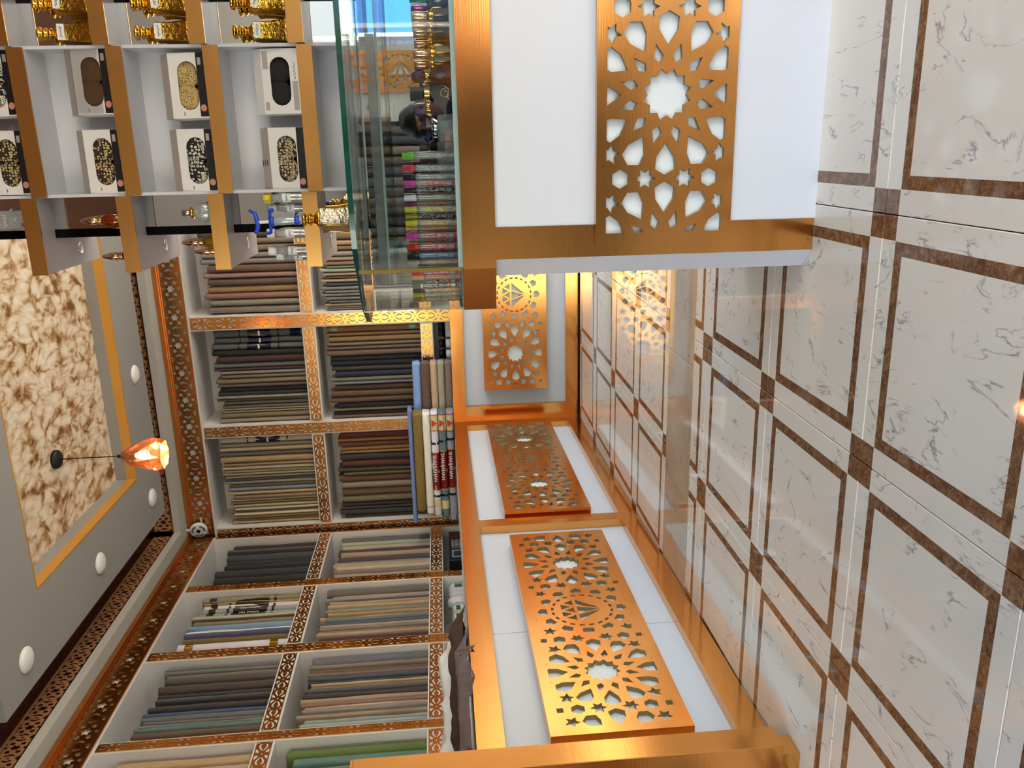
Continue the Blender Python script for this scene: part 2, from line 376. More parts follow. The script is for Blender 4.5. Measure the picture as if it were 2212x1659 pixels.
def emblem(cx, cy, H):
    for k in range(20):
        a0 = 2*PI*(k+.22)/20; a1 = 2*PI*(k+.78)/20
        H.append([(cx+r*math.cos(a), cy+r*math.sin(a)) for r, a in ((.119, a0), (.119, (a0+a1)/2), (.119, a1), (.130, a1), (.130, (a0+a1)/2), (.130, a0))])
    for tri in ([(-.088, .018), (-.038, .018), (-.006, -.078)], [(-.027, .018), (.027, .018), (0, -.074)], [(.038, .018), (.088, .018), (.006, -.078)],
                [(-.084, .032), (-.040, .032), (-.060, .070)], [(-.023, .032), (.023, .032), (0, .072)], [(.040, .032), (.084, .032), (.060, .070)],
                [(-.052, .085), (-.008, .085), (-.030, .045)], [(.008, .085), (.052, .085), (.030, .045)]):
        H.append([(cx+a, cy+b) for a, b in tri])
    for k in range(12):
        a = k*PI/6
        H.append(polar(cx, cy, a, [(.147, -.020), (.147, .020), (.172, .025), (.188, 0), (.172, -.025)]))
def lattice(width, height, cells, margin, mb, t):
    """cells: list of (x, 'r' or 'e') along the panel; pattern repeats every S"""
    S = .4437; H = []; done = set()
    for x, k in cells:
        if k == 'r': rosette(x, 0, H)
        else: emblem(x, 0, H)
        diag(x, 0, S, H)
        for sd in (-1, 1):
            key = round((x+sd*S/2)*50)
            if key not in done: done.add(key); between(x, 0, S, H, sd)
    x0, x1, y1 = -width/2, width/2, height/2
    H = [clip(h, x0+margin, x1-margin, -y1+margin, y1-margin) for h in H]
    plate(mb, x0, x1, -y1, y1, H, t)
def strip(mb, L, h, period, holes, t, x0=0.):
    n = max(1, round(L/period)); p = L/n
    hs = [[(x*p/period, y) for x, y in H] for H in holes]
    for k in range(n): plate(mb, 0, p, -h/2, h/2, hs, t, x0+k*p, outer=False)
    mb.add([(x0, 0, -h/2), (x0+L, 0, -h/2), (x0+L, t, -h/2), (x0, t, -h/2), (x0, 0, h/2), (x0+L, 0, h/2), (x0+L, t, h/2), (x0, t, h/2)], [(0, 3, 2, 1), (4, 5, 6, 7), (0, 4, 7, 3), (1, 2, 6, 5)], 0)
def filigree_holes():
    P = .19; half = []
    half.append([(.012, .010), (.020, .0225), (.040, .0245), (.060, .0135), (.073, .004), (.063, .0025), (.050, .0095), (.031, .0150), (.018, .0085)])
    half.append([(.051, .036), (.062, .027), (.078, .0155), (.086, .021), (.080, .036)])
    half.append([(.002, .0355), (.002, .026), (.008, .026), (.013, .0355)])
    H = []
    for h in half:
        for q in (1, -1): H.append([(u, q*v) for u, v in h]); H.append([(P-u, q*v) for u, v in h])
    H.append(star(P/2, 0, .0115, .0035, 4, 0)); H.append(ngon(.031, 0, .003, 6)); H.append(ngon(P-.031, 0, .003, 6))
    return P, H
def fascia_holes():
    P = .223; H = [star(P/2, 0, .034, .019, 6, PI/2)]
    for q in (1, -1):
        H.append(ngon(P/2, q*.056, .013, 6))
        for s in (1, -1):
            H.append(ngon(P/2+s*.044, q*.030, .0165, 5, PI/2*(1-s)))
            H.append([(P/2+s*.022, q*.064), (P/2+s*.050, q*.064), (P/2+s*.050, q*.059), (P/2+s*.022, q*.059)])
        H.append([(.001, q*.036), (.001, q*.066), (.018, q*.066), (.024, q*.058)]); H.append([(P-.001, q*.036), (P-.001, q*.066), (P-.018, q*.066), (P-.024, q*.058)])
    for s in (1, -1):
        c = 0 if s > 0 else P
        H.append([(c+s*.018, -.028), (c+s*.030, -.028), (c+s*.044, 0), (c+s*.030, .028), (c+s*.018, .028), (c+s*.026, 0)])
        H.append([(c+s*.001, -.010), (c+s*.008, -.006), (c+s*.008, .006), (c+s*.001, .010)])
    return P, H
# per bay: start, end along the shelf (m), red, green, blue, wrapper kind
BOLTS = {}
BOLTS['B1U'] = [(-0.565, -0.635, 80, 85, 85, 1), (-0.635, -0.683, 75, 78, 78, 1), (-0.683, -0.733, 85, 90, 92, 1), (-0.733, -0.784, 35, 35, 33, 0), (-0.784, -0.839, 58, 40, 38, 0), (-0.839, -0.881, 95, 100, 105, 0), (-0.881, -0.904, 60, 40, 38, 0), (-0.904, -0.932, 115, 115, 112, 0), (-0.932, -0.965, 110, 100, 82, 0), (-0.965, -1.012, 120, 108, 90, 0), (-1.012, -1.040, 85, 75, 65, 0), (-1.040, -1.078, 35, 35, 37, 0), (-1.078, -1.111, 45, 47, 50, 0), (-1.111, -1.134, 120, 120, 105, 0), (-1.134, -1.158, 95, 90, 70, 0), (-1.158, -1.187, 65, 72, 70, 0), (-1.187, -1.211, 110, 90, 65, 0), (-1.211, -1.232, 140, 140, 125, 0), (-1.232, -1.254, 140, 142, 128, 0), (-1.254, -1.301, 118, 103, 75, 0), (-1.301, -1.340, 128, 118, 103, 0)]
BOLTS['B0U'] = [(0.199, 0.144, 70, 60, 56, 0), (0.144, 0.094, 118, 104, 90, 0), (0.094, 0.038, 120, 100, 90, 0), (0.038, -0.012, 130, 125, 120, 0), (-0.012, -0.059, 120, 112, 112, 0), (-0.059, -0.119, 95, 72, 58, 0), (-0.119, -0.164, 140, 110, 100, 0), (-0.164, -0.221, 90, 72, 68, 0), (-0.221, -0.278, 150, 120, 85, 0), (-0.278, -0.330, 130, 95, 85, 0), (-0.330, -0.382, 120, 118, 105, 0), (-0.382, -0.440, 115, 105, 98, 0)]
BOLTS['B1L'] = [(-0.565, -0.625, 125, 90, 60, 5), (-0.625, -0.655, 120, 85, 55, 0), (-0.655, -0.703, 125, 100, 65, 0), (-0.703, -0.733, 105, 95, 85, 0), (-0.733, -0.766, 100, 82, 68, 0), (-0.766, -0.818, 100, 80, 68, 0), (-0.818, -0.861, 35, 40, 48, 0), (-0.861, -0.904, 22, 24, 32, 0), (-0.904, -0.946, 55, 50, 50, 0), (-0.946, -0.996, 28, 35, 58, 0), (-0.996, -1.027, 100, 95, 80, 0), (-1.027, -1.058, 110, 115, 125, 0), (-1.058, -1.107, 72, 52, 42, 0), (-1.107, -1.164, 92, 70, 48, 0), (-1.164, -1.214, 88, 68, 52, 0), (-1.214, -1.258, 25, 22, 26, 0), (-1.258, -1.283, 95, 88, 70, 0), (-1.283, -1.315, 22, 22, 26, 0), (-1.315, -1.340, 95, 72, 58, 0)]
BOLTS['B0L'] = [(0.220, 0.174, 90, 80, 74, 0), (0.174, 0.108, 115, 95, 82, 0), (0.108, 0.064, 160, 135, 95, 0), (0.064, 0.023, 120, 92, 70, 0), (0.023, -0.022, 130, 125, 115, 0), (-0.022, -0.059, 140, 125, 105, 0), (-0.059, -0.089, 120, 90, 80, 0), (-0.089, -0.111, 95, 125, 105, 0), (-0.111, -0.145, 150, 155, 140, 0), (-0.145, -0.171, 140, 122, 102, 0), (-0.171, -0.194, 110, 92, 78, 0), (-0.194, -0.222, 140, 120, 102, 0), (-0.222, -0.251, 60, 62, 70, 0), (-0.251, -0.282, 110, 110, 118, 0), (-0.282, -0.308, 115, 115, 118, 0), (-0.308, -0.334, 120, 118, 118, 0), (-0.334, -0.365, 100, 98, 95, 0), (-0.365, -0.388, 100, 100, 110, 0), (-0.388, -0.409, 130, 115, 98, 0), (-0.409, -0.426, 120, 115, 110, 0), (-0.426, -0.440, 105, 102, 105, 0)]
BOLTS['B2U'] = [(-1.460, -1.517, 175, 172, 160, 1), (-1.517, -1.546, 130, 118, 95, 0), (-1.546, -1.592, 165, 150, 125, 0), (-1.592, -1.632, 95, 88, 82, 0), (-1.632, -1.687, 150, 130, 98, 0), (-1.687, -1.715, 140, 122, 95, 0), (-1.715, -1.751, 160, 145, 122, 0), (-1.751, -1.775, 165, 150, 120, 0), (-1.775, -1.802, 150, 148, 130, 0), (-1.802, -1.822, 130, 108, 82, 0), (-1.822, -1.846, 75, 82, 82, 0), (-1.846, -1.873, 110, 112, 110, 0), (-1.873, -1.903, 130, 108, 80, 0), (-1.903, -1.942, 120, 132, 150, 0), (-1.942, -1.970, 165, 140, 105, 0), (-1.970, -2.007, 130, 110, 90, 0), (-2.007, -2.029, 170, 158, 130, 0), (-2.029, -2.054, 115, 92, 70, 0), (-2.054, -2.082, 160, 142, 115, 0), (-2.082, -2.107, 180, 170, 145, 0), (-2.107, -2.129, 105, 102, 98, 0), (-2.129, -2.154, 185, 172, 145, 0), (-2.154, -2.179, 150, 125, 90, 0), (-2.179, -2.205, 125, 95, 60, 0), (-2.205, -2.235, 165, 148, 120, 0)]
BOLTS['B2L'] = [(-1.460, -1.520, 95, 52, 42, 0), (-1.520, -1.547, 135, 85, 50, 0), (-1.547, -1.595, 95, 62, 48, 0), (-1.595, -1.630, 135, 98, 62, 0), (-1.630, -1.656, 140, 98, 58, 0), (-1.656, -1.714, 50, 52, 52, 0), (-1.714, -1.783, 85, 45, 38, 0), (-1.783, -1.821, 55, 58, 56, 0), (-1.821, -1.847, 88, 78, 45, 0), (-1.847, -1.908, 92, 66, 50, 0), (-1.908, -1.963, 128, 112, 98, 0), (-1.963, -2.035, 105, 82, 65, 0), (-2.035, -2.098, 110, 95, 80, 0), (-2.098, -2.130, 45, 45, 42, 0), (-2.130, -2.156, 65, 42, 40, 0), (-2.156, -2.203, 48, 52, 52, 0), (-2.203, -2.235, 58, 42, 30, 0)]
BOLTS['L0U'] = [(6.400, 6.296, 52, 32, 30, 0), (6.296, 6.262, 80, 82, 82, 0), (6.262, 6.196, 28, 30, 36, 0), (6.196, 6.118, 62, 66, 66, 0), (6.118, 6.022, 34, 36, 48, 0), (6.022, 5.976, 45, 38, 40, 0), (5.976, 5.902, 48, 54, 60, 0), (5.902, 5.848, 30, 38, 52, 0), (5.848, 5.761, 40, 36, 34, 0), (5.761, 5.675, 26, 26, 30, 0)]
BOLTS['L0L'] = [(6.400, 6.316, 95, 92, 85, 0), (6.316, 6.264, 150, 158, 140, 0), (6.264, 6.197, 165, 150, 130, 0), (6.197, 6.128, 70, 52, 52, 0), (6.128, 6.066, 150, 130, 112, 0), (6.066, 5.989, 75, 58, 58, 0), (5.989, 5.942, 120, 125, 135, 0), (5.942, 5.883, 165, 140, 112, 0), (5.883, 5.842, 175, 165, 150, 0), (5.842, 5.788, 120, 102, 92, 0), (5.788, 5.744, 150, 135, 122, 0), (5.744, 5.675, 140, 125, 115, 0)]
BOLTS['L1U'] = [(5.545, 5.490, 130, 120, 95, 2), (5.490, 5.450, 138, 122, 92, 2), (5.450, 5.397, 205, 200, 195, 2), (5.397, 5.344, 140, 145, 155, 3), (5.344, 5.300, 135, 150, 140, 3), (5.300, 5.248, 165, 165, 140, 0), (5.248, 5.228, 75, 60, 50, 0), (5.228, 5.189, 125, 115, 95, 0), (5.189, 5.150, 120, 150, 175, 0), (5.150, 5.124, 110, 135, 170, 0), (5.124, 5.080, 225, 222, 215, 0), (5.080, 5.031, 75, 78, 105, 0), (5.031, 4.982, 110, 92, 50, 0), (4.982, 4.908, 205, 200, 210, 4), (4.908, 4.830, 205, 200, 210, 4)]
BOLTS['L1L'] = [(5.545, 5.470, 95, 88, 82, 0), (5.470, 5.438, 160, 130, 112, 0), (5.438, 5.405, 125, 130, 130, 0), (5.405, 5.368, 80, 50, 40, 0), (5.368, 5.326, 150, 130, 110, 0), (5.326, 5.287, 158, 136, 108, 0), (5.287, 5.256, 165, 160, 145, 0), (5.256, 5.226, 118, 122, 112, 0), (5.226, 5.188, 150, 125, 90, 0), (5.188, 5.158, 175, 145, 120, 0), (5.158, 5.114, 95, 105, 108, 0), (5.114, 5.078, 75, 80, 85, 0), (5.078, 5.042, 150, 135, 120, 0), (5.042, 5.014, 125, 112, 100, 0), (5.014, 4.972, 125, 100, 88, 0), (4.972, 4.940, 160, 138, 120, 0), (4.940, 4.890, 70, 42, 30, 0), (4.890, 4.830, 45, 35, 25, 0)]
BOLTS['L2U'] = [(4.695, 4.645, 70, 70, 68, 0), (4.645, 4.621, 105, 108, 100, 0), (4.621, 4.570, 105, 98, 85, 0), (4.570, 4.525, 72, 68, 64, 0), (4.525, 4.478, 80, 66, 58, 0), (4.478, 4.438, 62, 48, 45, 0), (4.438, 4.409, 58, 56, 56, 0), (4.409, 4.365, 75, 82, 85, 0), (4.365, 4.337, 55, 52, 52, 0), (4.337, 4.304, 75, 55, 48, 0), (4.304, 4.269, 50, 50, 52, 0), (4.269, 4.240, 70, 85, 115, 0), (4.240, 4.193, 95, 98, 98, 0), (4.193, 4.162, 105, 98, 98, 0), (4.162, 4.137, 105, 125, 118, 0), (4.137, 4.104, 95, 115, 112, 0), (4.104, 4.052, 95, 78, 65, 0), (4.052, 3.985, 175, 135, 90, 0)]
BOLTS['L2L'] = [(4.695, 4.609, 90, 90, 98, 0), (4.609, 4.574, 120, 108, 92, 0), (4.574, 4.536, 95, 78, 65, 0), (4.536, 4.492, 105, 90, 88, 0), (4.492, 4.458, 70, 72, 80, 0), (4.458, 4.429, 55, 60, 72, 0), (4.429, 4.407, 170, 150, 120, 0), (4.407, 4.371, 125, 98, 70, 0), (4.371, 4.336, 75, 78, 82, 0), (4.336, 4.290, 65, 52, 52, 0), (4.290, 4.246, 150, 130, 108, 0), (4.246, 4.214, 125, 98, 85, 0), (4.214, 4.197, 185, 160, 145, 0), (4.197, 4.159, 130, 122, 115, 0), (4.159, 4.129, 115, 102, 92, 0), (4.129, 4.102, 150, 130, 112, 0), (4.102, 4.066, 135, 145, 140, 0), (4.066, 4.037, 150, 160, 155, 0), (4.037, 3.985, 150, 138, 128, 0)]
BOLTS['L3U'] = [(3.875, 3.800, 168, 142, 108, 0), (3.800, 3.745, 172, 150, 134, 0), (3.745, 3.696, 160, 138, 125, 0), (3.696, 3.648, 170, 145, 115, 0), (3.648, 3.596, 150, 130, 112, 0)]
BOLTS['L3L'] = [(3.875, 3.795, 85, 105, 50, 0), (3.795, 3.721, 85, 115, 105, 0), (3.721, 3.672, 110, 112, 112, 0), (3.672, 3.620, 100, 120, 130, 0), (3.620, 3.560, 95, 105, 60, 0), (3.560, 3.519, 120, 110, 95, 0)]
# ---------------------------------------------------------------- room shell
XL, XR, YF, YB2, ZM = -2.78, 3.3, -1.6, 6.98, 3.47
struct('wall_back', MB().box(XL, XR, YB2, YB2+.1, 0, ZM), 'wall_paint')
struct('wall_left', MB().box(XL-.1, XL, YF, YB2, 0, ZM), 'wall_paint')
wr = MB()
for y0, y1, z0, z1 in ((1.2, 3.0, 0, ZM), (5.97, YB2, 0, ZM), (YF-.12, -1.2, 0, ZM), (-1.2, 1.2, 2.0, ZM), (-1.2, 1.2, 0, .5), (3.0, 5.97, 2.9, ZM), (3.0, 5.97, 0, .1)): wr.box(XR, XR+.1, y0, y1, z0, z1)  # openings added in this unseen wall to bring daylight to the counters
struct('wall_right', wr, 'wall_paint')
wf = MB()          # shop front: a side window and the open entrance
for x0, x1, z0, z1 in ((XL, -2.55, 0, ZM), (-.55, 1.53, 0, ZM), (2.5, XR, 0, ZM), (-2.55, -.55, 2.8, ZM), (-2.55, -.55, 0, .12), (1.53, 2.5, 2.05, ZM)): wf.box(x0, x1, YF-.12, YF, z0, z1)
struct('wall_front', wf, 'wall_paint')
struct('unseen_dark_panel', MB().box(XL, XL+.05, -1.45, 2.95, 0, 2.9), mat('reflection_darkener', (74, 40, 24), .35) and 'reflection_darkener')  # unseen dark panel, added to darken the rail's reflection and the near-side light
struct('ceiling', MB().box(XL, XR, YF, YB2, ZM, ZM+.1), 'lattice_dark')
fl = struct('floor', MB().box(XL, XR, YF-.15, YB2, -.06, -.0125), 'grout')
# floor tiles, 60 cm, laid as parts of the floor; one plain band runs across
def tile_mesh(name, y0, y1, m):
    mb = MB(); g = .0012; b = .0015; x0, x1, a, c = -.3+g, .3-g, y0+g, y1-g
    v = [(x0, a, -.012), (x1, a, -.012), (x1, c, -.012), (x0, c, -.012), (x0, a, -b), (x1, a, -b), (x1, c, -b), (x0, c, -b), (x0+b, a+b, 0), (x1-b, a+b, 0), (x1-b, c-b, 0), (x0+b, c-b, 0)]
    f = [(8, 9, 10, 11)]+[(i+k, (i+1) % 4+k, (i+1) % 4+4+k, i+4+k) for k in (0, 4) for i in range(4)]
    mb.add(v, f); return mb.mesh(name, m)
tm = tile_mesh('tile', -.3, .3, 'tile_marble'); tc_ = tile_mesh('tile_cut', -.3, -.134, 'tile_marble'); te = tile_mesh('tile_end', -.3, .2, 'tile_marble')
pm = MB(); tp = tile_mesh('tile_plain', -.187, .187, 'tile_plain')
G0 = 1.831
rows = [(G0-1.5, tm), (G0-.9, tm), (G0-.3, tm), (G0+.3, tm), (G0+.9, tm), (G0+1.5, tc_), (3.873, tm), (4.473, tm), (5.073, tm), (5.673, tm)]
for y, me in rows:
    for i in range(-3, 4):
        if i == 3 and y > 3: continue
        put('tile', me, fl, (i*.6+.3, y, 0), 0 if me is tc_ else (PI if (i+round(y*3)) % 2 else 0))
for i in range(-3, 3): put('tile', tp, fl, (i*.6+.18, 3.384, 0), 0)
# outside: street seen through the openings
struct('ground', MB().box(-14, 16, -22, YF-.15, -.2, -.03).box(XR+.1, 16, YF-.15, 14, -.2, -.03), mat('street', (196, 186, 168), .9, noise=((2, 2, 2), .08)) and 'street')
# perimeter beam under the main ceiling, with copper fret above it
BZ = 3.2
bm_ = MB()
bm_.box(-2.78, 2.6, 6.318, 6.98, BZ, BZ+.055).box(-2.78, -2.17, -1.5, 6.318, BZ, BZ+.055)
struct('trim_1', bm_, 'beam_paint')
P, H = fascia_holes()
fb = MB(); strip(fb, 4.8, .155, .16, [[(u*.16/.223, v*.9) for u, v in h] for h in H], .012)
struct('trim_2', fb, ['fret_trim', 'lattice_dark'], (-2.16, 6.335, BZ+.055+.078))
struct('trim_3', MB().box(-2.17, 2.6, 6.352, 6.40, BZ+.055, ZM), 'lattice_dark')
fb = MB(); strip(fb, 7.6, .155, .16, [[(u*.16/.223, v*.9) for u, v in h] for h in H], .012)
struct('trim_4', fb, ['fret_trim', 'lattice_dark'], (-2.19, -1.3, BZ+.055+.078), PI/2)
struct('trim_5', MB().box(-2.26, -2.206, -1.3, 6.3, BZ+.055, ZM), 'lattice_dark')
struct('trim_6', MB().box(-2.17, 2.6, 6.322, 6.336, BZ+.055, BZ+.066).box(-2.188, -2.174, -1.3, 6.33, BZ+.055, BZ+.066), 'copper')
# floating ceiling island with a recess
I = dict(x0=-1.855, x1=3.0, y0=3.6, y1=6.045)
Rr = dict(x0=-1.42, x1=2.6, y0=4.085, y1=5.605)
isl = MB()
def ring(mb, o, i, z0, z1):
    mb.box(o['x0'], i['x0'], o['y0'], o['y1'], z0, z1).box(i['x1'], o['x1'], o['y0'], o['y1'], z0, z1)
    mb.box(i['x0'], i['x1'], o['y0'], i['y0'], z0, z1).box(i['x0'], i['x1'], i['y1'], o['y1'], z0, z1)
ring(isl, I, Rr, 3.2, 3.245)
ceil = struct('ceiling_island', isl, 'slab_paint')
g = MB(); t_ = .012
gi = dict(x0=Rr['x0']+t_, x1=Rr['x1']-t_, y0=Rr['y0']+t_, y1=Rr['y1']-t_)
ring(g, Rr, gi, 3.199, 3.262); obj('gold_band', g, 'gold_paint', ceil)
g = MB(); ring(g, Rr, gi, 3.262, 3.335); obj('recess_side', g, 'slab_paint', ceil)
obj('papered_panel', MB().box(Rr['x0']-.02, Rr['x1']+.02, Rr['y0']-.02, Rr['y1']+.02, 3.335, 3.35), 'ceiling_paper', ceil)
obj('hanger', MB().box(-1.6, 2.8, 3.9, 3.96, 3.35, ZM).box(-1.6, 2.8, 5.7, 5.76, 3.35, ZM), 'slab_paint', ceil)
# domed downlights on the island
def downlight():
    t = thing('downlight', '', 'light', (0, 0, 3.2), 0, 'domed downlights on the ceiling island')
    obj('rim', MB().lathe([(.066, 0), (.068, -.006), (.062, -.012)], 24), 'plastic_white', t)
    obj('dome', MB().lathe([(.061, -.010), (.056, -.016), (.042, -.021), (.022, -.024), (0, -.025)], 24), 'plastic_white', t)
    return t
d0 = downlight()
for i, (x, y, s) in enumerate(((-.718, 5.844, 'white domed downlight over the cabinets of the back wall'), (-1.648, 5.82, 'white domed downlight at the corner of the ceiling island'),
        (-1.658, 4.837, 'white domed downlight between the corner one and the near one'), (-1.683, 3.861, 'white domed downlight nearest the viewer on the ceiling island'))):
    if i: dup(d0, (x, y, 3.2), s)
    else: d0.location = (x, y, 3.2); d0['label'] = s
# pendant lamp
pt = thing('pendant_lamp', 'lit faceted copper pendant lamp hanging from the ceiling on a black cord', 'lamp', (-.95, 4.8, 3.335))
obj('canopy', MB().lathe([(.0, -.03), (.048, -.028), (.056, -.018), (.056, 0)], 24), 'black_matt', pt)
obj('cord', MB().tube([(0, 0, -.02), (0, 0, -.395)], .0035, 6), 'cord_black', pt)
obj('socket', MB().lathe([(.010, -.36), (.012, -.40), (.024, -.42), (.026, -.46), (0, -.462)], 16), 'black_matt', pt)
# faceted shade of flat triangles, open below
r0, r1, r2 = .022, .088, .104
lv = [(r0, -.385, 0), (.062, -.445, .5), (r2, -.565, 0), (.090, -.63, .5)]
v = []; f = []; N = 6
for r, z, o in lv: v += [(r*math.cos(2*PI*(i+o)/N), r*math.sin(2*PI*(i+o)/N), z) for i in range(N)]
for k in range(3):
    for i in range(N):
        j = (i+1) % N; a, b, c, d = k*N+i, k*N+j, k*N+N+i, k*N+N+j
        if k % 2 == 0: f += [(a, b, c), (b, d, c)]
        else: f += [(a, b, d), (a, d, c)]
f2 = []
sh = MB().add(v, f)
mat('copper_shade', (198, 128, 92), .18, 1.)
m = bpy.data.materials.new('mirrored_shade'); m.use_nodes = True; t = m.node_tree; b = t.nodes['Principled BSDF']; MAT['mirrored_shade'] = m
b.inputs['Base Color'].default_value = lin((186, 132, 100)); b.inputs['Metallic'].default_value = .9; b.inputs['Roughness'].default_value = .15
tr = t.nodes.new('ShaderNodeBsdfTransparent'); tr.inputs[0].default_value = (1, .92, .82, 1); mx = t.nodes.new('ShaderNodeMixShader'); mx.inputs[0].default_value = .3
t.links.new(b.outputs[0], mx.inputs[1]); t.links.new(tr.outputs[0], mx.inputs[2]); t.links.new(mx.outputs[0], t.nodes['Material Output'].inputs[0])
so = obj('lamp_shade', sh, 'mirrored_shade', pt)
sd = so.modifiers.new('thick', 'SOLIDIFY'); sd.thickness = .002
ed = MB()
for k in range(3):
    for i in range(N):
        ed.tube([v[k*N+N+i], v[k*N+N+(i+1) % N]], .0022, 5)
obj('shade_edge', ed, 'copper_shade', pt, kind='stuff')
mat('bulb_lit', (255, 222, 170), emit=22)
obj('bulb', MB().lathe([(.010, -.462), (.022, -.485), (.030, -.51), (.026, -.535), (0, -.548)], 16), 'bulb_lit', pt)
pl_ = bpy.data.lights.new('pendant_light', 'POINT'); plo = bpy.data.objects.new('pendant_light', pl_); COL.objects.link(plo)
plo.location = (-.95, 4.8, 3.335-.575); pl_.energy = 9; pl_.color = (1, .72, .42); pl_.shadow_soft_size = .03
# round surveillance camera in the corner
cm = thing('surveillance_camera', 'round white ceiling camera with grey segments stuck in the cornice corner', 'camera', (-2.215, 6.44, 3.10), (PI/2+.12, 0, -.25))
obj('housing', MB().lathe([(.058, -.03), (.069, -.012), (.069, .006), (.064, .012), (0, .013)], 32), 'plastic_white', cm)
for k in range(3):
    a0 = 2*PI*k/3+.35; pts = [(r*math.cos(a), r*math.sin(a)) for r, rng in ((.056, range(9)), (.039, range(8, -1, -1))) for a in [a0+1.45*q/8 for q in rng]]
    obj('led_segment', MB().prism(pts, .012, .0145), 'led_grey' if MAT.get('led_grey') or mat('led_grey', (120, 122, 124), .3) else '', cm)
obj('lens', MB().lathe([(.016, .012), (.016, .018), (.009, .021), (0, .022)], 20), 'black_gloss', cm)
obj('bracket', MB().box(-.010, .010, .062, .13, -.02, -.012).box(.06, .12, -.04, -.028, -.012, -.006), 'plastic_white', cm)
obj('cable', MB().tube([(-.05, .05, -.01), (-.06, .085, .0), (-.10, .105, -.005), (-.14, .11, -.01)], .0035, 6), 'plastic_white', cm)

# ---------------------------------------------------------------- fretted cabinets with cloth
P_, H_ = filigree_holes(); PF, HF = fascia_holes()
CY, CXL = 6.5, -2.30
def face_strip(parent, name, L, h, loc, rot):
    mb = MB(); strip(mb, L, h, P_, [[(u, v*h/.085) for u, v in q] for q in H_], .006)
    return obj(name, mb, ['filigree', 'filigree'], parent, loc, rot)
VZ = (0, -PI/2, 0)
def vertical(parent, x, y, z0, z1, rz, h=.085):
    """strip laid upright: local x runs up"""
    o = face_strip(parent, 'filigree_strip', z1-z0, h, (0, 0, 0), (0, 0, 0))
    o.matrix_local = Matrix.Translation((x, y, z0)) @ Matrix.Rotation(rz, 4, 'Z') @ Matrix.Rotation(-PI/2, 4, 'Y')
    return o
def cabinet(label, posts, loc, rz, x_end, near_first):
    t = thing('fabric_cabinet', label, 'cabinet', loc, rz)
    xs = sorted(posts); x0, x1 = x_end
    D = .40
    obj('back_panel', MB().box(x0, x1, D, D+.02, 0, 3.2), 'white_board', t)
    for a, b in xs: obj('upright', MB().box(a, b, 0, D, .02, 2.98), 'white_board', t)
    for i in range(len(xs)-1):
        a, b = xs[i][1], xs[i+1][0]
        obj('shelf', MB().box(a, b, .004, D, 2.02, 2.125), 'white_board', t)
        obj('shelf', MB().box(a, b, .004, D, 1.10, 1.20), 'white_board', t)
        obj('base_board', MB().box(a, b, .004, D, .02, .93), 'white_board', t)
        for z in (2.0725, 1.15): face_strip(t, 'filigree_strip', b-a-.016, .084, (a+.008, -.004, z), 0)
        for z in (2.0725, 1.15): obj('shelf_edge', MB().box(a+.006, b-.006, -.0015, .006, z-.0445, z+.0445), 'backing_stone', t)
    for a, b in xs:
        w_ = b-a-.022
        for z0, z1 in ((.96, 2.97),):
            vertical(t, (a+b)/2, -.006, z0, z1, 0, w_)
    obj('top_board', MB().box(x0, x1, 0, D, 2.98, 3.0), 'white_board', t)
    obj('fascia_board', MB().box(x0, x1, .004, .03, 3.0, 3.198), 'backing_stone', t)
    mb = MB(); strip(mb, x1-x0, .178, PF, [[(u, v*1.03) for u, v in q] for q in HF], .012)
    obj('fascia_fretwork', mb, ['copper', 'copper'], t, (x0, -.012, 3.08))
    obj('cornice', MB().box(x0, x1, -.034, .0, 3.166, 3.198, 0).box(x0, x1, -.022, .0, 3.155, 3.166), 'copper', t)
    return t
bx = -2.29
cabinet('white cabinet with copper fretwork along the back wall, packed with cloth bolts', [(-2.335, -2.238), (-1.447, -1.342), (-.56, -.445), (.45, .56)], (0, CY, 0), 0, (-2.335, .56), True)
# the side-wall cabinet: local x runs from near to far, its front faces the room
cabinet('white cabinet with copper fretwork along the side wall, packed with cloth bolts', [(6.415, 6.455), (5.553, 5.65), (4.705, 4.81), (3.885, 3.968), (3.04, 3.13)], (CXL, 0, 0), PI/2, (3.04, 6.455), False)

NAMES = (((24, 24, 26), 'black'), ((55, 52, 52), 'charcoal'), ((58, 40, 36), 'dark brown'), ((30, 36, 55), 'navy'), ((95, 70, 52), 'brown'), ((95, 50, 42), 'rust'), ((135, 95, 58), 'caramel'),
         ((120, 108, 92), 'taupe'), ((150, 128, 98), 'tan'), ((168, 150, 125), 'beige'), ((182, 170, 146), 'cream'), ((210, 205, 205), 'white'), ((118, 116, 114), 'grey'), ((78, 82, 84), 'slate grey'),
         ((140, 142, 128), 'sage'), ((100, 92, 62), 'olive'), ((120, 132, 150), 'blue grey'), ((120, 150, 178), 'light blue'), ((135, 105, 95), 'dusty rose'), ((80, 62, 62), 'plum'), ((100, 118, 112), 'teal grey'), ((85, 105, 50), 'moss green'))
def cname(c):
    return min(NAMES, key=lambda q: sum((a-b)**2 for a, b in zip(q[0], c)))[1]
def albedo(c, k=1.2): return tuple(min(.86, v*k) for v in lin(c)[:3])+(1,)
def bolt_section(wd, dp, n=14, grow=0.):
    pts = []
    for i in range(n):
        a = 2*PI*i/n; c, s = math.cos(a), math.sin(a); e = .55
        x = (wd/2+grow)*math.copysign(abs(c)**e, c); y = (dp/2+grow)*math.copysign(abs(s)**e, s)
        pts.append((x, y))
    return pts
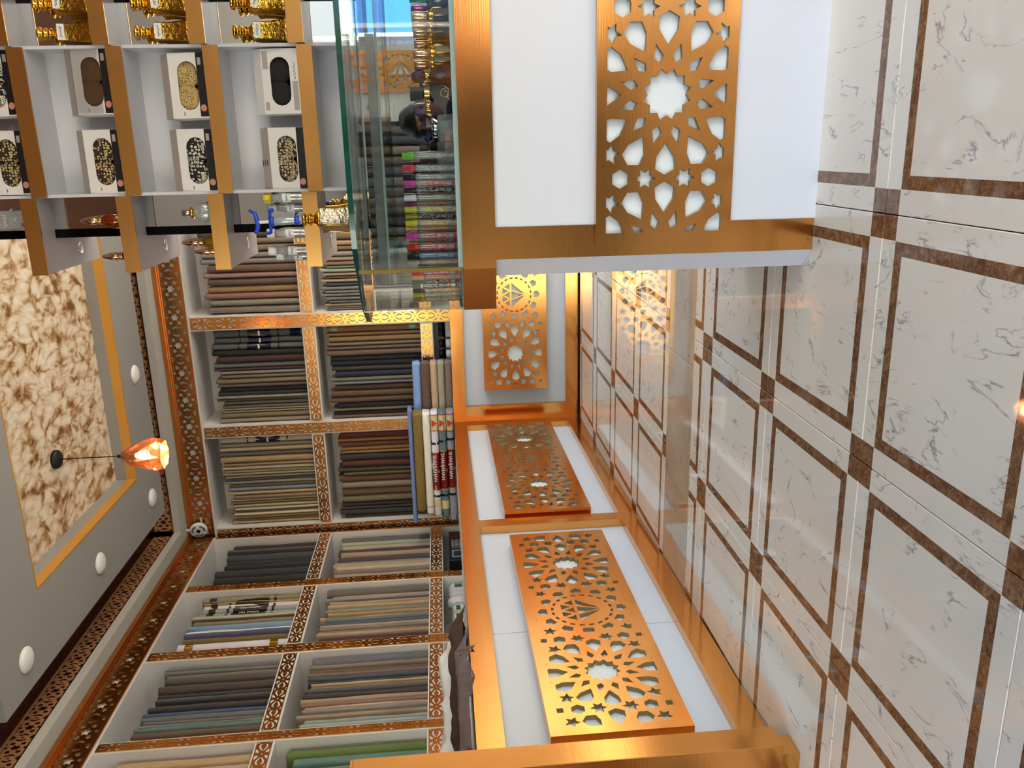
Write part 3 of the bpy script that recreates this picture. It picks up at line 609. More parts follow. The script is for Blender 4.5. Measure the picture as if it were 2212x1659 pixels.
def bolt_mesh(wd, dp, L, rng):
    mb = MB(); sec = bolt_section(wd, dp); n = len(sec); v = []; f = []
    zs = [0, .006, L*.25, L*.5, L*.75, L-.012, L]
    for k, z in enumerate(zs):
        s = .93 if k in (0, len(zs)-1) else 1.0
        jx = rng.uniform(-.03, .03)*wd if 1 < k < 5 else 0
        for i, (x, y) in enumerate(sec): v.append((x*s+jx+rng.uniform(-.02, .02)*wd, y*(s if s == 1 else .985)+rng.uniform(-.003, .003), z+(rng.uniform(-.004, .004) if k > 4 else 0)))
    for k in range(len(zs)-1):
        for i in range(n):
            j = (i+1) % n; f.append((k*n+i, k*n+j, k*n+n+j, k*n+n+i))
    f.append(tuple(range(n-1, -1, -1))); f.append(tuple((len(zs)-1)*n+i for i in range(n)))
    mb.add(v, f, 0, True)
    return mb.mesh('bolt', 'fabric')
def band(parent, name, wd, dp, z0, z1, color, matn='tinted_plastic', grow=.0012):
    sec = bolt_section(wd, dp, 14, grow); n = len(sec); mb = MB()
    v = [(x, y, z) for z in (z0, z1) for x, y in sec]; mb.add(v, [(i, (i+1) % n, n+(i+1) % n, n+i) for i in range(n)], 0, True)
    return obj(name, mb, matn, parent, color=color)
WHERE = {'B0': ('back', 'end bay'), 'B1': ('back', 'middle bay'), 'B2': ('back', 'corner bay'),
         'L0': ('side', 'corner bay'), 'L1': ('side', 'second bay'), 'L2': ('side', 'third bay'), 'L3': ('side', 'fourth bay')}
ORD = ['first', 'second', 'third', 'fourth', 'fifth', 'sixth', 'seventh', 'eighth', 'ninth', 'tenth', 'eleventh', 'twelfth', 'thirteenth', 'fourteenth', 'fifteenth', 'sixteenth', 'seventeenth', 'eighteenth', 'nineteenth', 'twentieth', 'twenty-first', 'twenty-second', 'twenty-third', 'twenty-fourth', 'twenty-fifth', 'twenty-sixth']
for key, items in BOLTS.items():
    rng = random.Random(key); up = key[2] == 'U'; wall, bay = WHERE[key[:2]]; lvl = 'upper' if up else 'lower'
    # count from the end of the bay nearer the room corner
    order = sorted(range(len(items)), key=lambda i: (items[i][0] if key[0] == 'B' else -items[i][0]))
    nth = {i: k for k, i in enumerate(order)}
    for i, (a, b, cr_, cg_, cb_, tg) in enumerate(items):
        c = (cr_, cg_, cb_); wd = max(.014, abs(b-a)*.94); mid = (a+b)/2
        L = (.70 if up else .725)+rng.uniform(-.03, .03)
        if key == 'B2U' and i < 12: L += .06
        if tg == 4: L += .04
        dp = rng.uniform(.15, .19); z0 = 2.1265 if up else 1.2015
        inset = .03+rng.uniform(0, .022)
        lab = "%s cloth bolt, %s from the room corner in the %s cabinet's %s %s" % (cname(c), ORD[nth[i]], wall, lvl, bay)
        o = put('fabric_bolt', bolt_mesh(wd, dp, L, rng))
        o.color = albedo(c)
        tag(o, lab, 'fabric bolt', "cloth bolts in the %s cabinet's %s %s" % (wall, lvl, bay))
        tilt = rng.uniform(-.002, .002)
        if key[0] == 'B': o.location = (mid, CY+inset+dp/2, z0); o.rotation_euler = (0, tilt, 0)
        else: o.location = (CXL-inset-dp/2, mid, z0); o.rotation_euler = (0, tilt, PI/2)
        if tg == 1:
            band(o, 'label', wd, dp, L*.36, L*.62, (22, 26, 62)); band(o, 'label_band', wd, dp, L*.70, L*.715, (18, 20, 40)); band(o, 'label_band', wd, dp, L*.27, L*.285, (18, 20, 40))
            for q, sy in ((-1, 1), (1, 1), (0, 1)):
                mb = MB(); zc = L*.49; r = min(wd*.16, .008)
                ring_ = [(q*r*1.5+r*math.cos(k*PI/4), zc+r*math.sin(k*PI/4)) for k in range(8)]
                mb.prism(ring_, -dp/2-.0045, -dp/2-.001, axis='y'); obj('logo', mb, 'paper', o)
            if i == 0 and key == 'B1U': band(o, 'end_sleeve', wd, dp, .02, .10, (34, 52, 92), 'tinted_metal')
        elif tg in (2, 3):
            band(o, 'label', wd, dp, L*.33, L*.68, (24, 20, 18)); band(o, 'label_band', wd, dp, L*.72, L*.745, (24, 20, 18)); band(o, 'label_band', wd, dp, L*.26, L*.285, (24, 20, 18)); band(o, 'label_band', wd, dp, L*.86, L*.93, (40, 30, 16))
            if tg == 3:
                tx = text('label_text', 'ALPHA TEX', min(wd*.7, .028), o, (0, 0, 0), (0, 0, 0), 'paper')
                tx.matrix_local = Matrix(((0, -1, 0, 0), (0, 0, -1, -dp/2-.004), (1, 0, 0, L*.505), (0, 0, 0, 1)))
        elif tg == 4:
            for z in (.86, .10): band(o, 'gold_band', wd, dp, L*z, L*z+.055, (190, 150, 40), 'tinted_metal')
        elif tg == 5:
            for z in (.05, .88): band(o, 'teal_tape', wd, dp, L*z, L*z+.05, (100, 160, 145))
# ---------------------------------------------------------------- serving counters
def counter(name, label, loc, rz, x0, x1, posts, lats, depth, seams=()):
    t = thing(name, label, 'counter', loc, rz)
    obj('body', MB().box(x0, x1, .043, depth, .0, .93), 'white_panel', t)
    obj('base_band', MB().box(x0, x1, 0, .06, .004, .10), 'gold', t)
    obj('top_band', MB().box(x0, x1, 0, .06, .870, .964), 'gold', t)
    obj('countertop', MB().box(x0, x1, .06, depth+.02, .93, .964), 'white_board', t)
    for a, b in posts: obj('upright', MB().box(a, b, 0, .06, .10, .870), 'gold', t)
    for s in seams: obj('panel_seam', MB().box(s-.0008, s+.0008, .0424, .05, .10, .87), 'mdf', t)
    for cx, wd, cells in lats:
        mb = MB(); lattice(wd, .477, cells, .038, mb, .018)
        l = obj('fretwork_panel', mb, ['gold', 'mdf'], t, (cx, -.028, .486))
        obj('backing', MB().box(-wd/2+.01, wd/2-.01, .0185, .07, -.228, .228), 'backing_stone', l)
        obj('edging', MB().box(-wd/2, -wd/2+.009, .0182, .07, -.2385, .2385).box(wd/2-.009, wd/2, .0182, .07, -.2385, .2385).box(-wd/2+.009, wd/2-.009, .0182, .07, -.2385, -.2295).box(-wd/2+.009, wd/2-.009, .0182, .07, .2295, .2385), 'gold', l)
    return t
S_ = .4437
counter('serving_counter', 'white and gold counter facing the entrance, along the back of the shop', (0, 6.041, 0), 0, -1.2514, 1.75,
        [(-1.2514, -1.135)], [(-.278, 1.448, [(-.8874, 'r'), (-.4437, 'r'), (0, 'e'), (.4437, 'r'), (.8874, 'r')])], .42)
ang = math.atan2(1, -.0395)
counter('serving_counter', 'white and gold counter with two fretwork panels, running along the side wall', (-1.2514, 6.041, 0), ang, -3.80, .0,
        [(-.115, 0), (-2.02, -1.928)], [(-1.04, 1.718, [(-.8874, 'r'), (-.4437, 'r'), (0, 'e'), (.4437, 'r'), (.8874, 'r')]), (-3.003, 1.594, [(-.8874, 'r'), (-.4437, 'r'), (0, 'e'), (.4437, 'r'), (.8874, 'r')])], .56, seams=(-3.03,))
ep = thing('display_post', 'tall flat gold clad post standing at the near end of the side counter', 'post', (-1.17, 2.045, 0))
obj('cladding', MB().box(-.12, .20, -.045, .045, .055, 1.335, .002), 'gold', ep)
obj('plinth', MB().box(-.12, .165, -.04, .04, 0, .055), 'gold', ep)
obj('top_cap', MB().box(-.12, .198, -.043, .043, 1.335, 1.342), 'gold', ep)

# cloth bolts lying in a stack on the counter corner
def lying(label, col, x0, x1, z0, z1, y, dp, group, tilt=0., parts=True):
    L = abs(x1-x0); o = put('fabric_bolt', bolt_mesh(z1-z0, dp, L, random.Random(label)))
    o.color = albedo(col)
    o.rotation_euler = (0, PI/2+tilt, 0); o.location = (min(x0, x1), y, (z0+z1)/2+ (math.sin(tilt)*L if tilt > 0 else 0))
    return tag(o, label, 'fabric bolt', group)
G1 = 'cloth bolts lying in the stack at the counter end'
zs = [.966, 1.022, 1.079, 1.138, 1.210, 1.277]
for k, (nm, c) in enumerate((('mauve brown cloth bolt lying at the bottom of the short stack on the back counter', (122, 100, 92)), ('sage green cloth bolt lying second from the bottom of the short stack', (150, 150, 128)),
        ('beige cloth bolt lying in the middle of the short stack on the back counter', (184, 156, 130)), ('dark brown cloth bolt lying under the sky blue one on the back counter', (94, 74, 64)), ('sky blue cloth bolt lying on top of the short stack on the back counter', (122, 156, 208)))):
    lying(nm, c, -.85, -1.62, zs[k]+.001, zs[k+1]-.001, 6.375, .13, G1)
G2 = 'cloth bolts lying in the stack at the counter corner'
zs = [.966, 1.028, 1.090, 1.150, 1.214, 1.288]
lab = []
spec = [('grey cloth bolt with dark red printed label, lowest of the corner stack', (140, 142, 156)), ('teal cloth bolt with dark red printed label, second from the bottom of the corner stack', (88, 112, 120)),
        ('white cloth bolt with dark red printed label, under the plain white one', (210, 210, 220)), ('plain white cloth bolt with red end stripe lying under the olive one', (220, 216, 208)), ('olive cloth bolt lying on the corner stack under the thin blue one', (124, 100, 44))]
for k, (nm, c) in enumerate(spec):
    o = lying(nm, c, -1.205, -2.10+(.02*k), zs[k]+.001, zs[k+1]-.001, 6.20, .15, G2); lab.append((o, zs[k+1]-zs[k]-.002, .15, abs(2.10-.02*k-1.205)))
lying('thin periwinkle blue cloth bolt lying on top of the corner stack', (106, 128, 184), -1.18, -2.13, 1.289, 1.325, 6.22, .14, G2)
def wrap(o, wd, dp, z0, z1, col, nm='label', mt='tinted_plastic', g=.0015): return band(o, nm, wd, dp, z0, z1, col, mt, g)
# local z of a lying bolt runs towards +x, so x=-1.2 is its far end (z = L)
for k in range(3):
    o, wd, dp, L = lab[k]; sh_ = .02*k
    wrap(o, wd, dp, L*.30-sh_, L*.67-sh_, (120, 26, 24)); wrap(o, wd, dp, L*.665-sh_, L*.675-sh_, (190, 150, 80), 'label_edge', g=.0025); wrap(o, wd, dp, L*.295-sh_, L*.305-sh_, (190, 150, 80), 'label_edge', g=.0025)
    for z in (.75, .23): wrap(o, wd, dp, L*z-sh_, L*(z+.022)-sh_, (22, 20, 22), 'black_band')
    if k < 3: wrap(o, wd, dp, L*.84, L*.985, (214, 200, 150), 'end_label'); wrap(o, wd, dp, L*.835, L*.842, (180, 40, 40), 'label_edge', g=.0022); wrap(o, wd, dp, L*.985, L*.992, (180, 40, 40), 'label_edge', g=.0022)
    if k > 0: wrap(o, wd, dp, L*.085, L*.165, (214, 200, 150), 'end_label')
    mb = MB(); zc = L*.91; mb.prism([(-wd*.36, zc-.03), (wd*.36, zc), (-wd*.36, zc+.03)], -dp/2-.0042, -dp/2-.001, axis='y'); obj('red_wedge', mb, 'red_ink', o)
    # wording runs along the bolt, upside down as the bolt lies
    tx = text('label_text', 'SHAHJAHAN', .040, o, (0, 0, 0), (0, 0, 0), 'paper', .0006)
    tx.matrix_local = Matrix(((0, 1, 0, -.008), (0, 0, -1, -dp/2-.0042), (-1, 0, 0, L*.52-sh_), (0, 0, 0, 1))); tx.scale = (1, .9, 1)
    mb = MB(); mb.prism(ngon(.018, L*.49-sh_, .012, 12), -dp/2-.0045, -dp/2-.001, axis='y'); mb.prism(ngon(.018, L*.49-sh_, .007, 12), -dp/2-.0052, -dp/2-.0045, 1, 'y'); obj('seal', mb, ['chrome_gold', 'ink'], o)
o, wd, dp, L = lab[3]; wrap(o, wd, dp, L*.065, L*.073, (200, 40, 60), 'red_stripe')
for k, c in ((0, (60, 62, 66)), (1, (20, 52, 54)), (2, (150, 150, 160)), (3, (190, 182, 165)), (4, (70, 54, 20))):
    o, wd, dp, L = lab[k]; wrap(o, wd*.97, dp*.97, .002, L*.055, c, 'wrapped_end', 'tinted_metal' if k < 3 else 'tinted_plastic', .0005)

# ---------------------------------------------------------------- loose cloth on the side counter
nLv = Vector((1, .0395, 0)).normalized(); aLv = Vector((.0395, -1, 0)).normalized(); P0v = Vector((-1.2514, 6.041, 0))
def Lp(a, off, z): p = P0v+aLv*a+nLv*off; return Vector((p.x, p.y, z))
from mathutils import noise as mno
def heap(name, label, cat, a0, a1, prof, m, seed, group=None):
    """long rumpled cloth: prof(t) -> (off_in, off_out, height, drop) along the counter"""
    N, K = 60, 15; mb = MB(); v = []; f = []
    for i in range(N):
        t = i/(N-1); a = a0+(a1-a0)*t; o0, o1, h, dr = prof(t)
        for k in range(K):
            s = k/(K-1); off = o0+(o1-o0)*s
            zz = .9655+h*math.sin(PI*min(1, max(0, s*.93+.035)))**.6
            nz = mno.noise(Vector((a*5+seed, off*26, seed)))*.5+mno.noise(Vector((a*14, off*55+seed, 3)))*.25
            zz += h*.55*nz*math.sin(PI*s) ; aa = a+.02*mno.noise(Vector((a*7, s*6, seed+9)))
            if dr and off > -.01: zz = .9655-dr*min(1, (off+.01)/.05)
            p = Lp(aa, off+.008*mno.noise(Vector((a*18, s*4, seed+4))), max(.9655, zz) if not (dr and off > -.01) else zz); v.append(p)
    for i in range(N-1):
        for k in range(K-1): f.append((i*K+k, i*K+k+1, i*K+K+k+1, i*K+K+k))
    mb.add(v, f, 0, True); o = obj(name, mb, m); sd = o.modifiers.new('thick', 'SOLIDIFY'); sd.thickness = .003; sd.offset = -1
    return tag(o, label, cat, group)
def hang(t): return max(0, 1-abs(t-.24)/.05)*1.0+max(0, 1-abs(t-.48)/.16)*.75
def ends(t, w=.12): return min(1, t/w)*min(1, (1-t)/.02+.6)
heap('cloth', 'crumpled white cloth lying along the side counter beside the brown cloth', 'cloth', 2.60, 3.78, lambda t: (-.38+.06*t, -.205+.012*math.sin(t*6), .035+.08*ends(t, .15), 0), 'cloth_white', 3)
heap('cloth', 'dark brown cloth lying between the white cloth and the counter edge', 'cloth', 2.72, 3.78, lambda t: (-.185, -.072, .02+.055*ends(t, .1), 0), 'cloth_brown', 11)
heap('cloth', 'mauve grey cloth hanging a fold over the edge of the side counter', 'cloth', 3.02, 3.78, lambda t: (-.062, -.012+.026*hang(t), .045*ends(t, .2)+.006, .05*hang(t)), 'cloth_mauve', 23)
# goods in the low niche of the side cabinet
def ctag(o, l, c): return tag(o, l, c)
NZ = .932
o = obj('carton', MB().box(-.06, .06, -.045, .045, 0, .115, .003), mat('carton_brown', (92, 62, 46), .7) and 'carton_brown', None, (-2.40, 6.345, NZ), .05); ctag(o, 'small brown carton in the low niche at the room corner', 'carton')
mat('grey_lilac', (150, 140, 150), .85)
o = obj('folded_cloth', MB().box(-.07, .07, -.065, .065, 0, .035, .012).box(-.068, .068, -.06, .062, .036, .068, .012).box(-.066, .066, -.06, .06, .069, .098, .012), 'grey_lilac', None, (-2.41, 6.215, NZ)); ctag(o, 'folded lilac grey cloth beside the brown carton in the low niche', 'cloth')
bk = thing('tool_case', 'black case with a light blue frame standing in the low niche', 'case', (-2.40, 5.99, NZ))
obj('body', MB().box(-.06, .06, -.10, .10, 0, .118, .006), 'black_matt', bk)
mat('pale_blue', (130, 165, 205), .4); mat('maroon', (70, 36, 34), .6)
obj('blue_frame', MB().box(.060, .066, -.055, .06, .082, .094).box(.060, .066, -.055, -.044, .02, .082).box(.060, .066, .05, .06, .02, .082), 'pale_blue', bk)
obj('front_patch', MB().box(.060, .0615, -.04, .045, .03, .078), 'maroon', bk)
mat('wrap_white', (208, 205, 212), .25, bump=((30, 30, 30), .8, .01)); mat('label_green', (20, 104, 78), .4)
pk = thing('wrapped_pack', 'white plastic wrapped pack with a green and gold label in the low niche', 'pack', (-2.40, 5.46, NZ))
obj('wrapping', MB().box(-.06, .06, -.10, .085, 0, .125, .02), 'wrap_white', pk); obj('label', MB().box(.0595, .062, .01, .07, .03, .085), 'label_green', pk); obj('label_top', MB().box(.0595, .0625, .048, .066, .034, .08), 'chrome_gold', pk)
pk = thing('plastic_bag', 'crumpled white plastic bag next to the wrapped pack in the low niche', 'bag', (-2.38, 5.31, NZ))
mb = MB(); mb.lathe([(.0, 0), (.055, .004), (.068, .05), (.060, .10), (.03, .135), (0, .14)], 14); mb.v = [(x*(1+.22*mno.noise(Vector((x*40, y*40, z*30)))), y*(1+.25*mno.noise(Vector((y*40, z*30, x*40)))), z) for x, y, z in mb.v]; obj('film', mb, 'wrap_white', pk)
mat('spool_white', (206, 203, 194), .35)
def spool(y, s, col, label):
    t = thing('trimming_reel', label, 'reel', (-2.39, y, NZ+.056*s), 0, None)
    mb = MB(); mb.lathe([(.018, -.05), (.056, -.05), (.056, -.044), (.050, -.040), (.050, .040), (.056, .044), (.056, .05), (.018, .05)], 28, rot=.1)
    mb.v = [(y2*s, z*s*.9, x*s) for x, y2, z in mb.v]; mb.v = [(a, b, c) for a, b, c in mb.v]
    obj('winding', mb, 'spool_white', t); obj('label', MB().box(.047*s, .058*s, -.022, .022, -.006*s, .024*s), 'label_green', t); obj('price_tag', MB().box(.047*s, .0585*s, -.02, .02, -.022*s, -.008*s), 'paper', t)
spool(5.185, 1.0, 0, 'white trimming reel with a green label next to the plastic bag')
spool(5.075, 1.02, 0, 'white trimming reel with a green label nearest the white roll')
o = obj('paper_roll', MB().lathe([(.02, -.06), (.055, -.06), (.057, 0), (.055, .06), (.02, .06)], 24), 'spool_white', None, (-2.38, 4.93, NZ+.057), (PI/2, 0, 0)); ctag(o, 'plain off-white roll lying past the trimming reels in the low niche', 'roll')
# dark jars behind the back counter
jar = thing('jar', 'black lidded jar with a paper label standing behind the back counter', 'jar', (-.55, 6.66, .9315), 0, 'jars behind the back counter')
obj('glass_body', MB().lathe([(.0, 0), (.036, 0), (.038, .01), (.038, .085), (.030, .098), (0, .099)], 20), 'black_gloss', jar); obj('lid', MB().lathe([(.031, .099), (.032, .101), (.032, .124), (.028, .127), (0, .127)], 20), 'black_matt', jar); obj('label', MB().lathe([(.0385, .03), (.0385, .07)], 20), 'paper', jar)
for x, lb in ((-.68, 'black lidded jar standing beside the jar at the cabinet upright'), (-.77, 'black lidded jar standing in the middle of the row behind the back counter'), (-.86, 'black lidded jar at the end of the row nearest the cloth stack')): dup(jar, (x, 6.66, .9315), lb)
jar.location = (-.615, 6.66, .9315); jar['label'] = 'black lidded jar standing closest to the cabinet upright behind the back counter'

# ---------------------------------------------------------------- perfume counter with glass case
pc = thing('perfume_counter', 'white counter with gold rail and fretwork panel under the perfume case', 'counter', (0, 2.19, 0))
XE = 2.12
obj('body', MB().prism([(.428, .056), (.478, 0), (XE, -.012), (XE, .52), (.428, .52)], .0, .865), 'white_panel', pc)
obj('gold_strip', MB().box(.479, .563, -.004, .01, .002, .864), 'gold', pc)
obj('top_rail', MB().prism([(.342, .028), (.459, -.020), (XE, -.026), (XE, .53), (.342, .53)], .865, .952), 'gold', pc)
mb = MB(); lattice(1.558/.924, .36/.924, [(-.8874, 'r'), (-.4437, 'r'), (0, 'e'), (.4437, 'r'), (.8874, 'r')], .028, mb, .0145)
lt = obj('fretwork_panel', mb, ['gold', 'mdf'], pc, (1.293, -.026, .422)); lt.scale = (.924, 1, .924)
obj('backing', MB().box(.53, 2.05, -.0105, .003, .252, .592), 'backing_stone', pc)
obj('edging', MB().box(.514, .522, -.0105, .0, .242, .602).box(.522, 2.07, -.0105, .0, .242, .250).box(.522, 2.07, -.0105, .0, .594, .602), 'gold', pc)
case = thing('display_case', 'glass perfume case with a thick green edged top and mirrored back', 'case', (0, 2.19, .952))
gl = MB().box(.462, XE, -.012, -.006, .004, .270)
gl.add([(.344, .030, .004), (.456, -.012, .004), (.456, -.012, .27), (.344, .030, .27), (.346, .035, .004), (.458, -.007, .004), (.458, -.007, .27), (.346, .035, .27)], [(0, 1, 2, 3), (5, 4, 7, 6), (0, 4, 5, 1), (3, 2, 6, 7), (0, 3, 7, 4), (1, 5, 6, 2)])
gl.box(.344, .350, .036, .40, .004, .27)
obj('glass_pane', gl, 'glass', case)
obj('corner_trim', MB().box(.4545, .4640, -.0145, -.005, .002, .271), 'brass', case)
obj('bottom_rim', MB().box(.464, XE, -.0135, -.0050, .0, .012).box(.343, .350, .034, .40, 0, .010), 'glass_rim', case)
top = [(.30, .40), (.276, .24), (.33, .138), (.385, .088), (.438, .050), (.480, .005), (.521, -.026), (.57, -.038), (.610, -.042), (.66, -.045), (XE, -.052), (XE, .40)]
tg_ = MB(); n_ = len(top)
v = [(x, y, z) for z in (.270, .2835) for x, y in top]
tg_.add(v, [tuple(range(n_-1, -1, -1)), tuple(range(n_, 2*n_))], 0); tg_.add(v, [(i, (i+1) % n_, n_+(i+1) % n_, n_+i) for i in range(n_)], 1)
obj('glass_top', tg_, ['glass', 'glass_edge'], case)
obj('mirror_back', MB().box(.36, .7155, .405, .412, .0, .266), 'mirror', case); obj('mirror_back', MB().box(.7175, XE, .405, .412, .0, .266), 'mirror', case)
obj('reflection_strip', MB().box(.37, 1.085, .385, .403, .222, .247), 'glass_frost', case)  # pale strip added to stand in for the ceiling mirrored along the back
obj('glass_shelf', MB().box(.40, XE, .16, .38, .199, .206), ['glass'], case); obj('shelf_edge', MB().box(.40, XE, .1575, .16, .199, .206), 'glass_rim', case)
obj('case_floor', MB().prism([(.352, .036), (.458, -.004), (XE, -.004), (XE, .40), (.352, .40)], .0005, .0035), mat('case_floor', (150, 158, 154), .25) and 'case_floor', case)

# ---------------------------------------------------------------- stepped shelf unit behind the case
su = thing('perfume_shelves', 'white shelf unit with gold edged shelves and mirror panels behind the perfume case', 'shelves', (0, 2.65, .952))
ZT = 1.62
obj('partition', MB().box(.522, .652, .106, .36, 0, ZT).box(1.068, XE, .106, .36, 0, ZT), 'white_board', su)
obj('niche_back', MB().box(.652, 1.068, .15, .36, 0, ZT), 'white_panel', su)
obj('niche_side', MB().box(.646, .655, .02, .15, 0, ZT).box(1.065, 1.074, .02, .15, 0, ZT), 'white_panel', su)
for a, b in ((.546, .6455), (1.0745, 1.199)): obj('mirror_panel', MB().box(a, b, .099, .105, .0, ZT), 'mirror', su)
obj('mirror_frame', MB().box(.520, .546, .094, .106, 0, ZT).box(1.199, 1.225, .094, .106, 0, ZT), 'black_gloss', su)
ZS = [1.427, 1.708, 1.98, 2.257]; ZC = [1.407, 1.677, 1.95, 2.224]
for z in ZS:
    z -= .952
    obj('side_shelf', MB().prism([(.418, .004), (.646, .004), (.646, .106), (.524, .106), (.524, .41), (.418, .41)], z-.045, z-.001), 'grey_shelf', su)
    obj('gold_edge', MB().box(.416, .6465, -.001, .004, z-.046, z), 'gold_shelf', su)
    obj('side_shelf', MB().prism([(1.0735, .004), (1.32, .004), (1.32, .106), (1.0735, .106)], z-.045, z-.001), 'grey_shelf', su)
    obj('gold_edge', MB().box(1.0725, 1.32, -.001, .004, z-.046, z), 'gold_shelf', su)
for z in ZC:
    z -= .952
    obj('centre_shelf', MB().box(.655, 1.065, .010, .15, z-.045, z), 'white_panel', su)
    obj('gold_edge', MB().box(.648, 1.069, .003, .010, z-.046, z-.001), 'gold_shelf', su)
def spot(z):
    s = obj('recessed_spot', MB().lathe([(.016, -.002), (.018, -.003), (.022, -.001), (.022, 0)], 20), 'silver', su, (.470, .26, z)); obj('spot_lens', MB().lathe([(.0155, -.0008), (0, -.0009)], 16), 'copper', s)
for z in ZS: spot(z-.952-.0455)

# bottles -------------------------------------------------------------
def squiggle(parent, name, w_, h_, y, z, m='ink', seed=0):
    r = random.Random(seed); mb = MB(); pts = []
    for i in range(14): pts.append((-w_/2+w_*i/13, y, z+h_*(.5*math.sin(i*1.9+seed)+.3*r.uniform(-1, 1))))
    mb.tube(pts, h_*.11, 4); return obj(name, mb, m, parent)
def gold_bottle(label, x, y, z, s=1.0, rz=.1, name='perfume_bottle', body='engraved_gold', grp=None, stopper=True, sticker=True):
    t = thing(name, label, 'bottle', (x, y, z), rz, grp)
    obj('body', MB().lathe([(.0, 0), (.030*s, 0), (.033*s, .003), (.030*s, .010), (.0255*s, .05*s), (.0245*s, .075*s), (.0262*s, .094*s), (.0255*s, .097*s)], 24, sq=14, rot=PI/4), body, t).rotation_euler = (0, 0, PI/4)
    t.children[-1].rotation_euler = (0, 0, PI/4)
    obj('shoulder', MB().lathe([(.0262*s, .0965*s), (.020*s, .103*s), (.0115*s, .112*s), (.0105*s, .118*s)], 24, sq=3, rot=0), 'chrome_gold', t)
    prof = [(.0105*s, .117*s), (.016*s, .120*s), (.0165*s, .124*s), (.011*s, .127*s), (.0115*s, .131*s), (.0175*s, .134*s), (.0178*s, .139*s), (.011*s, .142*s)]
    if stopper: prof += [(.011*s, .146*s), (.0195*s, .149*s), (.020*s, .155*s), (.0155*s, .158*s), (0, .160*s)]
    obj('neck_rings', MB().lathe(prof, 24), 'chrome_gold', t)
    if sticker:
        st = obj('sticker', MB().box(-.021*s, .021*s, -.0275*s, -.0262*s, .076*s, .096*s), 'paper', t); squiggle(st, 'handwriting', .030*s, .007*s, -.0279*s, .086*s, seed=int(x*1000+z*77))
    return t
GB = 'gold perfume bottles on the stepped shelves'
for z, row in ((1.98, 'upper'), (1.708, 'middle'), (1.427, 'lower')):
    for x, q in ((1.108, 'beside the boxed caps'), (1.186, 'farther from the boxed caps')):
        gold_bottle('engraved gold perfume bottle on the %s side shelf, %s' % (row, q), x, 2.693, z+.0002, 1.02, .06+(x-1.1)*2, grp=GB)
def flame_bottle(label, x, y, z, col, capm, s=1.0, grp=None):
    t = thing('perfume_bottle', label, 'bottle', (x, y, z), 0, grp)
    obj('glass_body', MB().lathe([(0, 0), (.016*s, 0), (.020*s, .004), (.0235*s, .025*s), (.022*s, .045*s), (.013*s, .060*s), (.009*s, .064*s)], 24), 'tinted_glass', t, color=col)
    for k in range(6):
        a = k*PI/3+.3; obj('gilt_rib', MB().tube([(r*math.cos(a), r*math.sin(a), zz) for r, zz in ((.0205*s, .004), (.0242*s, .025*s), (.0227*s, .045*s), (.0138*s, .060*s))], .0012, 5), 'chrome_gold', t)
    obj('collar', MB().lathe([(.009*s, .063*s), (.0135*s, .065*s), (.0095*s, .069*s), (.013*s, .072*s), (.010*s, .076*s)], 20), 'brass', t)
    obj('pointed_cap', MB().lathe([(.010*s, .075*s), (.0135*s, .082*s), (.0125*s, .100*s), (.006*s, .124*s), (0, .130*s)], 16), capm, t)
    return t
flame_bottle('red glass bottle with pointed gold cap, standing at the mirror', .573, 2.70, 1.9802, (190, 70, 48), 'rose_gold', 1.05)
flame_bottle('red glass bottle with pointed gold cap, standing at the free end of the shelf', .448, 2.83, 1.9802, (180, 66, 46), 'rose_gold', 1.05)
flame_bottle('amber glass bottle with pointed gold cap, nearest the mirror on the middle shelf', .488, 2.80, 1.7082, (230, 170, 40), 'rose_gold', 1.08)
flame_bottle('amber glass bottle with pointed gold cap, at the free end of the middle shelf', .444, 2.925, 1.7082, (230, 180, 50), 'rose_gold', 1.08)
rb = thing('perfume_bottle', 'round clear glass bottle with gold neck on the middle shelf', 'bottle', (.589, 2.70, 1.7082))
mb = MB(); mb.lathe([(0, 0), (.012, 0), (.026, .012), (.032, .030), (.026, .048), (.012, .058), (.010, .060)], 24); mb.v = [(x, y*.55, z) for x, y, z in mb.v]; obj('glass_body', mb, 'glass_frost', rb)
obj('gold_collar', MB().lathe([(.010, .058), (.017, .060), (.019, .066), (.014, .071), (.010, .074)], 20), 'chrome_gold', rb); obj('cap', MB().lathe([(.0095, .073), (.0105, .076), (.0105, .094), (.008, .096), (0, .096)], 20), 'silver', rb)
squiggle(rb, 'engraving', .026, .012, -.0178, .030, 'paper', 5)
fb_ = thing('perfume_bottle', 'clear rectangular bottle with white lettering and purple flower, on the top shelf', 'bottle', (.580, 2.70, 2.2572))
obj('glass_body', MB().box(-.030, .030, -.014, .014, 0, .105, .006), 'glass_clear', fb_); obj('flower', MB().prism(star(-.012, .016, .010, .005, 6, 0), -.0155, -.0142, axis='y'), mat('purple_dull', (120, 70, 100), .5) and 'purple_dull', fb_); squiggle(fb_, 'lettering', .036, .012, -.0150, .07, 'paper', 2); squiggle(fb_, 'lettering', .02, .008, -.0150, .04, 'paper', 4); obj('cap', MB().box(-.014, .014, -.010, .010, .1055, .14, .003), 'silver', fb_)
bb_ = thing('perfume_bottle', 'clear bottle with a dark blue cap at the free end of the top shelf', 'bottle', (.446, 2.86, 2.2572))
obj('glass_body', MB().lathe([(0, 0), (.020, 0), (.024, .004), (.025, .035), (.020, .052), (.013, .058)], 20), 'glass_frost', bb_); obj('blue_cap', MB().lathe([(.014, .057), (.016, .060), (.017, .085), (.013, .092), (0, .093)], 20), 'tinted_metal', bb_, color=(48, 50, 88)); obj('cap_foot', MB().lathe([(.0145, .052), (.0185, .054), (.0185, .059), (.0145, .061)], 20), 'silver', bb_)
